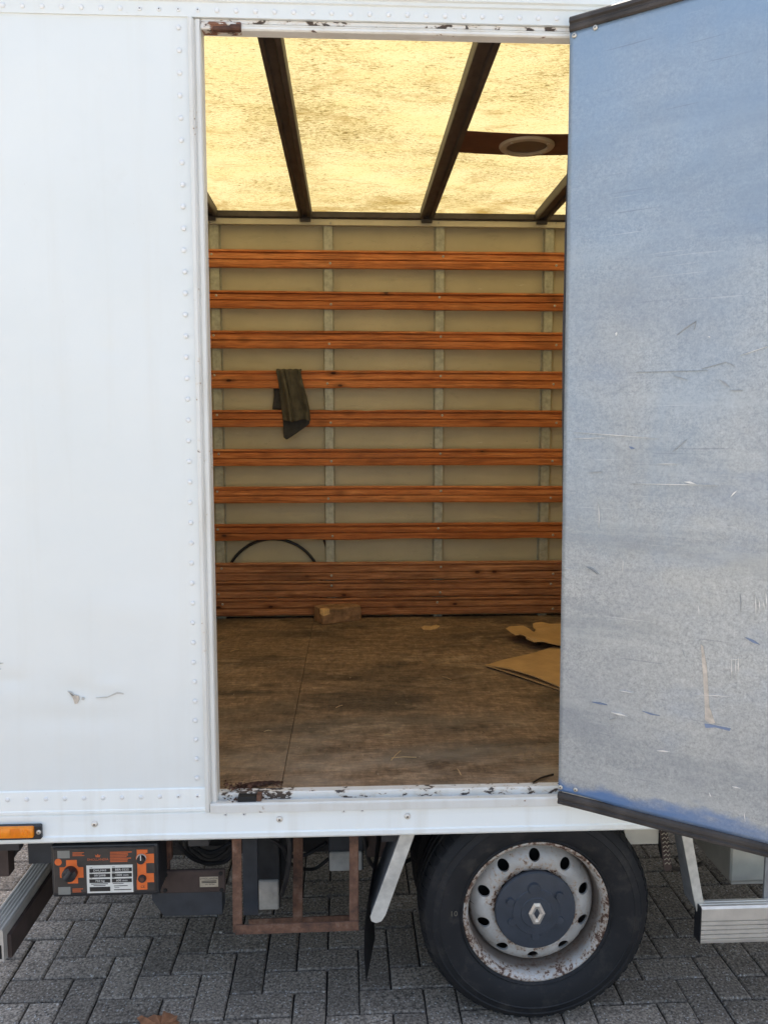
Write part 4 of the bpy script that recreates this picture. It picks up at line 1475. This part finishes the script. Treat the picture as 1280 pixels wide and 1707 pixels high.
# folded cardboard sheet
A_ = G(808, 1111, ZF + .004)
B_ = G(928, 1150, ZF + .004)
e1 = (B_ - A_); e1.z = 0; e1.normalize()
e2 = Vector((-e1.y, e1.x, 0))
cardo = empty('cardboard_sheet', (A_.x, A_.y, ZF))
cardo.location = (A_.x, A_.y, ZF)
def card_layer(name, zf, mat, L1, L2, off=(0, 0)):
    bm = bmesh.new()
    def fn(u, v):
        q = e1 * (off[0] + L1 * u) + e2 * (off[1] + L2 * v)
        return Vector((q.x, q.y, zf(u, v)))
    grid(bm, fn, 18, 14)
    bmesh.ops.recalc_face_normals(bm, faces=bm.faces)
    bmesh.ops.solidify(bm, geom=list(bm.faces), thickness=.004)
    return obj(name, bm, mat, cardo, smooth=radians(30))
card_layer('lower_flap', lambda u, v: .006 + .002 * sin(u * 6), 'card', .62, .50)
card_layer('upper_flap', lambda u, v: .0115 + .016 * (sin(pi * min(1, u * 1.25)) ** 1) * (1 - v) ** 2 + .006 * v + .003 * sin(v * 7 + u * 4), 'card', .60, .47, (.006, .004))
tag(cardo, 'folded brown cardboard sheet lying on the truck floor beside the open door', 'cardboard')

# torn cardboard
zc = ZF + .040
outl = [(843, 1052), (849, 1048.5), (857, 1046.6), (872, 1047), (882, 1049.5), (886, 1052), (890, 1054), (893, 1050), (889, 1046), (888, 1040), (892, 1038), (903, 1039), (915, 1040.5), (935, 1042), (960, 1044),
        (985, 1050), (990, 1062), (970, 1072), (945, 1076), (925, 1074.5), (905, 1072), (890, 1070), (877, 1069), (876, 1065), (871, 1062), (866, 1060), (860, 1060.5), (853, 1058)]
pts = []
for x, y in outl:
    q = G(x, y, zc)
    if x > 935:
        q.z = ZF + .002 + max(0, (985 - x) / 50) * .038
    else:
        q.z += .004 * sin(x * .21) + (.006 if x < 880 else 0)
    pts.append(q)
base = Vector((pts[14].x, pts[14].y, ZF))
bm = bmesh.new()
vs = [bm.verts.new(p - base) for p in pts]
f = bm.faces.new(vs)
bmesh.ops.triangulate(bm, faces=[f])
bmesh.ops.subdivide_edges(bm, edges=list(bm.edges), cuts=1)
bmesh.ops.recalc_face_normals(bm, faces=bm.faces)
bmesh.ops.solidify(bm, geom=list(bm.faces), thickness=.004)
tc_ = obj('torn_cardboard', bm, 'card', None)
tc_.location = base
tag(tc_, 'ragged torn piece of brown cardboard propped off the floor near the far wall', 'cardboard')

# scrap of cardboard
q = G(717, 1046, ZF)
bm = bmesh.new()
sp = [G(x, y, ZF + .003) for x, y in ((702, 1046), (708, 1043), (718, 1044.5), (727, 1041.5), (733, 1044), (728, 1048), (716, 1050), (706, 1049.5))]
ngon_plate(bm, [p - q for p in sp], (0, 0, .004))
for v in bm.verts:
    v.co.z -= .003
s_ = obj('cardboard_scrap', bm, 'card_edge', None)
s_.location = q
tag(s_, 'tiny pale cardboard scrap lying alone on the brown plywood floor', 'scrap')

# splinters
spots = [(652, 1268, 668, 1252), (384, 1086, 398, 1083), (694, 1263, 652, 1264), (737, 1128, 752, 1133), (440, 1220, 452, 1218), (762, 1282, 768, 1292), (366, 1072, 374, 1069), (640, 1226, 652, 1225), (786, 1095, 798, 1094), (560, 1180, 571, 1176)]
for k, (x0, y0, x1, y1) in enumerate(spots):
    p, q = G(x0, y0, ZF + .0012), G(x1, y1, ZF + .0012)
    c = (p + q) / 2
    c.z = ZF
    bm = tube(bmesh.new(), [p - c, (p + q) / 2 - c + Vector((0, .002, .002)), q - c], .0014, 5)
    o = obj('wood_splinter', bm, 'splinter', None)
    o.location = c
    tag(o, 'thin pale wood splinter lying on the brown plywood floor', 'splinter', 'splinters scattered on the truck floor')

# jacket over the fourth slat
YJ = YS - .012
top = P(640, 616, YJ).z
jk = empty('hanging_jacket', P(487, 733, YJ))
jl = jk.location.copy()
tag(jk, 'dark brown work jacket hanging over one wooden wall slat', 'jacket')
def interp(tab, t):
    for (a, va), (b, vb) in zip(tab, tab[1:]):
        if t <= b:
            k = (t - a) / (b - a)
            return va + (vb - va) * k
    return tab[-1][1]
Lft = [(0, 460), (.25, 464), (.5, 467), (.8, 470), (1, 472)]
Rgt = [(0, 501), (.25, 505), (.5, 511), (.8, 516), (1, 517)]
def main_pt(u, v):
    # v<0.12 wraps over the slat from behind
    if v < .12:
        t = v / .12
        xl, xr = 460, 502
        X = P(xl + (xr - xl) * u, 616, YJ).x
        a = (1 - t) * pi
        yc, ry = (YS + YP) / 2, (YP - YS) / 2 + .010
        return Vector((X, yc - ry * cos(pi - a) * 1.0, top - .012 + .016 * sin(a) + .0015 * sin(u * 26))) - jl
    t = (v - .12) / .88
    py = 617 + t * (interp([(0, 701), (.35, 703), (.75, 699), (1, 702)], u) - 617)
    px = interp(Lft, t) + (interp(Rgt, t) - interp(Lft, t)) * u
    fold = .020 * sin(u * 9 + .6 + t * 1.6) * (.5 + .5 * t) + .016 * N((u * 7 + t * 1.5, t * 1.1, 2)) + .012 * t * sin(u * 5 + 2) + .010 * N((u * 6, t * 7, 5)) - .022 * math.exp(-((u - .22 - .05 * t) / .07) ** 2) + .018 * math.exp(-((u - .33 - .06 * t) / .04) ** 2)
    Yd = YJ - .016 - .012 * t + fold * .75
    Yd = min(Yd, YS - .004)
    return P(px, py, Yd) - jl
bm = bmesh.new()
grid(bm, main_pt, 46, 48)
bmesh.ops.recalc_face_normals(bm, faces=bm.faces)
bmesh.ops.solidify(bm, geom=list(bm.faces), thickness=.003)
obj('outer_cloth', bm, 'cloth', jk, smooth=True)
def lin_pt(u, v):
    py = 690 + v * (interp([(0, 729), (.1, 733), (.5, 722), (1, 706)], u) - 690)
    px = interp([(0, 471), (1, 473)], v) + (interp([(0, 515), (.5, 517), (1, 515)], v) - 472) * u
    return P(px, py, YS - .012 + .006 * sin(u * 11 + 1) * v - .006 * u * v) - jl
bm = bmesh.new()
grid(bm, lin_pt, 24, 14)
bmesh.ops.recalc_face_normals(bm, faces=bm.faces)
bmesh.ops.solidify(bm, geom=list(bm.faces), thickness=.003)
obj('lining', bm, 'cloth_in', jk, smooth=True)
def back_pt(u, v):
    px = 455 + 34 * u + 1.5 * sin(v * 4)
    py = 640 + 42 * v + 1.5 * u
    return P(px, py, YP + .012 + .004 * sin(u * 9)) - jl
bm = bmesh.new()
grid(bm, back_pt, 10, 10)
bmesh.ops.recalc_face_normals(bm, faces=bm.faces)
bmesh.ops.solidify(bm, geom=list(bm.faces), thickness=.003)
obj('sleeve', bm, 'cloth_in', jk, smooth=True)
# seam with a placket
bm = bmesh.new()
tube(bm, [main_pt(.60 - .28 * t, .14 + .5 * t) + Vector((0, -.004, 0)) for t in [i / 14 for i in range(15)]], .0035, 6)
obj('seam', bm, 'cloth', jk, smooth=True)

# loop of black hose behind the low boards
YH = 2.308
pts = []
c = P(456, 978, YH)
rad = (P(456, 898.5, YH) - c).length
for i in range(34):
    a = radians(200 - 220 * i / 33)
    pts.append(Vector((c.x + rad * 1.0 * cos(a), YH, c.z + rad * sin(a))))
pts[0:0] = [Vector((c.x - rad * .9, YH, ZF + .02)), Vector((c.x - rad, YH, c.z - rad * .5))]
hs = P(456, 1000, YH)
hs = Vector((hs.x, YH, ZF))
bm = tube(bmesh.new(), [p - hs for p in pts if p.z > ZF + .01], .0085, 8)
hose = obj('black_hose', bm, 'hose', None, smooth=True)
hose.location = hs
tag(hose, 'black rubber hose bent in an arch behind the low wall boards', 'hose')
pts = [P(x, y, YH) for x, y in ((536, 884), (538, 891), (541, 900), (545, 913), (548, 930), (549, 960), (547, 990), (543, 1015))]
h0 = Vector((pts[-1].x, YH, ZF))
bm = tube(bmesh.new(), [p - h0 for p in pts if p.z > ZF], .0085, 8)
h2 = obj('black_hose', bm, 'hose', None, smooth=True)
h2.location = h0
tag(h2, 'short black hose end showing beside the galvanised post under the lowest single slat', 'hose')

# dirt and flakes in the sill corner
bm = bmesh.new()
rnd = random.Random(3)
for k in range(95):
    x = rnd.uniform(-.374, -.29) if k < 70 else rnd.uniform(-.33, -.20)
    y = rnd.uniform(.0, .075) if k < 70 else rnd.uniform(.055, .08)
    z = .7645 if y > .024 else .7475
    z += abs(rnd.gauss(0, .006)) if x < -.33 else abs(rnd.gauss(0, .002))
    s = rnd.uniform(.003, .009)
    R3 = Matrix.Rotation(rnd.uniform(0, 6), 4, 'Z') @ Matrix.Rotation(rnd.gauss(0, .6), 4, 'X')
    q = [Vector(p) for p in ((-s, -s * .4, 0), (0, -s * .6, .002), (s, .0, 0), (.2 * s, s * .6, .0015))]
    v = [bm.verts.new(Vector((x, y, z)) + R3 @ p) for p in q]
    f = bm.faces.new(v)
    f.material_index = rnd.choice((0, 0, 0, 1, 1, 2, 0)) if x < -.33 else rnd.choice((0, 0, 1))
lt = obj('dirt_litter', bm, ['rust_dark', 'litter', 'moss'], None)
tag(lt, 'crumbs of rust, leaf bits and paint flakes in the door sill corner', 'debris', kind='stuff')

# lifted splinter of the floor edge by the sill
bm = bmesh.new()
p, q = G(372, 1322, ZF + .004), G(472, 1305, ZF + .004)
def spl(u, v):
    k = p.lerp(q, u) + Vector((0, .018 * v * (1 - u * .5), .012 * sin(pi * u) * v + .003 * N((u * 20, v * 5, 0))))
    return k
grid(bm, spl, 22, 3)
bmesh.ops.solidify(bm, geom=list(bm.faces), thickness=.003)
obj('floor_edge_strip', bm, 'rust_dark', truck)
# small dark twig near the door
p, q = G(880, 1310, ZF + .003), G(922, 1291, ZF + .003)
c = (p + q) / 2
c.z = ZF
o = obj('twig', tube(bmesh.new(), [p - c, (p + q) / 2 - c + Vector((0, .004, .004)), q - c], .0028, 6), 'hose', None)
o.location = c
tag(o, 'thin dark stick lying on the floor behind the sill by the door hinge', 'stick')

# fallen leaf on the paving
lc = G(268, 1712, .002)
lp = [(228, 1699), (236, 1696), (246, 1697), (256, 1693), (262, 1696), (270, 1693), (273, 1686), (277, 1691), (286, 1690), (291, 1695), (296, 1696), (294, 1701), (300, 1706), (292, 1712), (284, 1722), (270, 1728), (252, 1724), (240, 1714)]
bm = bmesh.new()
ctr = bm.verts.new((0, 0, .006))
ring = []
for i, (x, y) in enumerate(lp):
    q = G(x, y, .004) - lc
    q.z = .006 + .004 * sin(i * 2.1)
    ring.append(bm.verts.new(q))
for i in range(len(ring)):
    bm.faces.new((ctr, ring[i], ring[(i + 1) % len(ring)]))
bmesh.ops.recalc_face_normals(bm, faces=bm.faces)
bmesh.ops.solidify(bm, geom=list(bm.faces), thickness=.001)
lf = obj('fallen_leaf', bm, 'leaf', None)
lf.location = (lc.x, lc.y, 0.0)
tag(lf, 'dry brown autumn leaf lying on the grey pavers', 'leaf')

# loose chips of stone on the paving
rnd = random.Random(11)
for px, py, sz in ((368, 1556, .006), (284, 1556, .004), (414, 1552, .003), (1112, 1532, .004), (1120, 1560, .003), (540, 1655, .004), (690, 1668, .003), (96, 1676, .004), (1190, 1640, .004)):
    q = G(px, py, 0)
    bm = bmesh.new()
    bmesh.ops.create_icosphere(bm, subdivisions=1, radius=sz)
    for v in bm.verts:
        v.co = Vector((v.co.x * rnd.uniform(.8, 1.5), v.co.y * rnd.uniform(.7, 1.2), v.co.z * .6))
    o = obj('stone_chip', bm, 'litter', None)
    o.location = (q.x, q.y, sz * .45)
    tag(o, 'small pale stone chip lying on the grey pavers', 'stone', 'stone chips scattered on the paving')
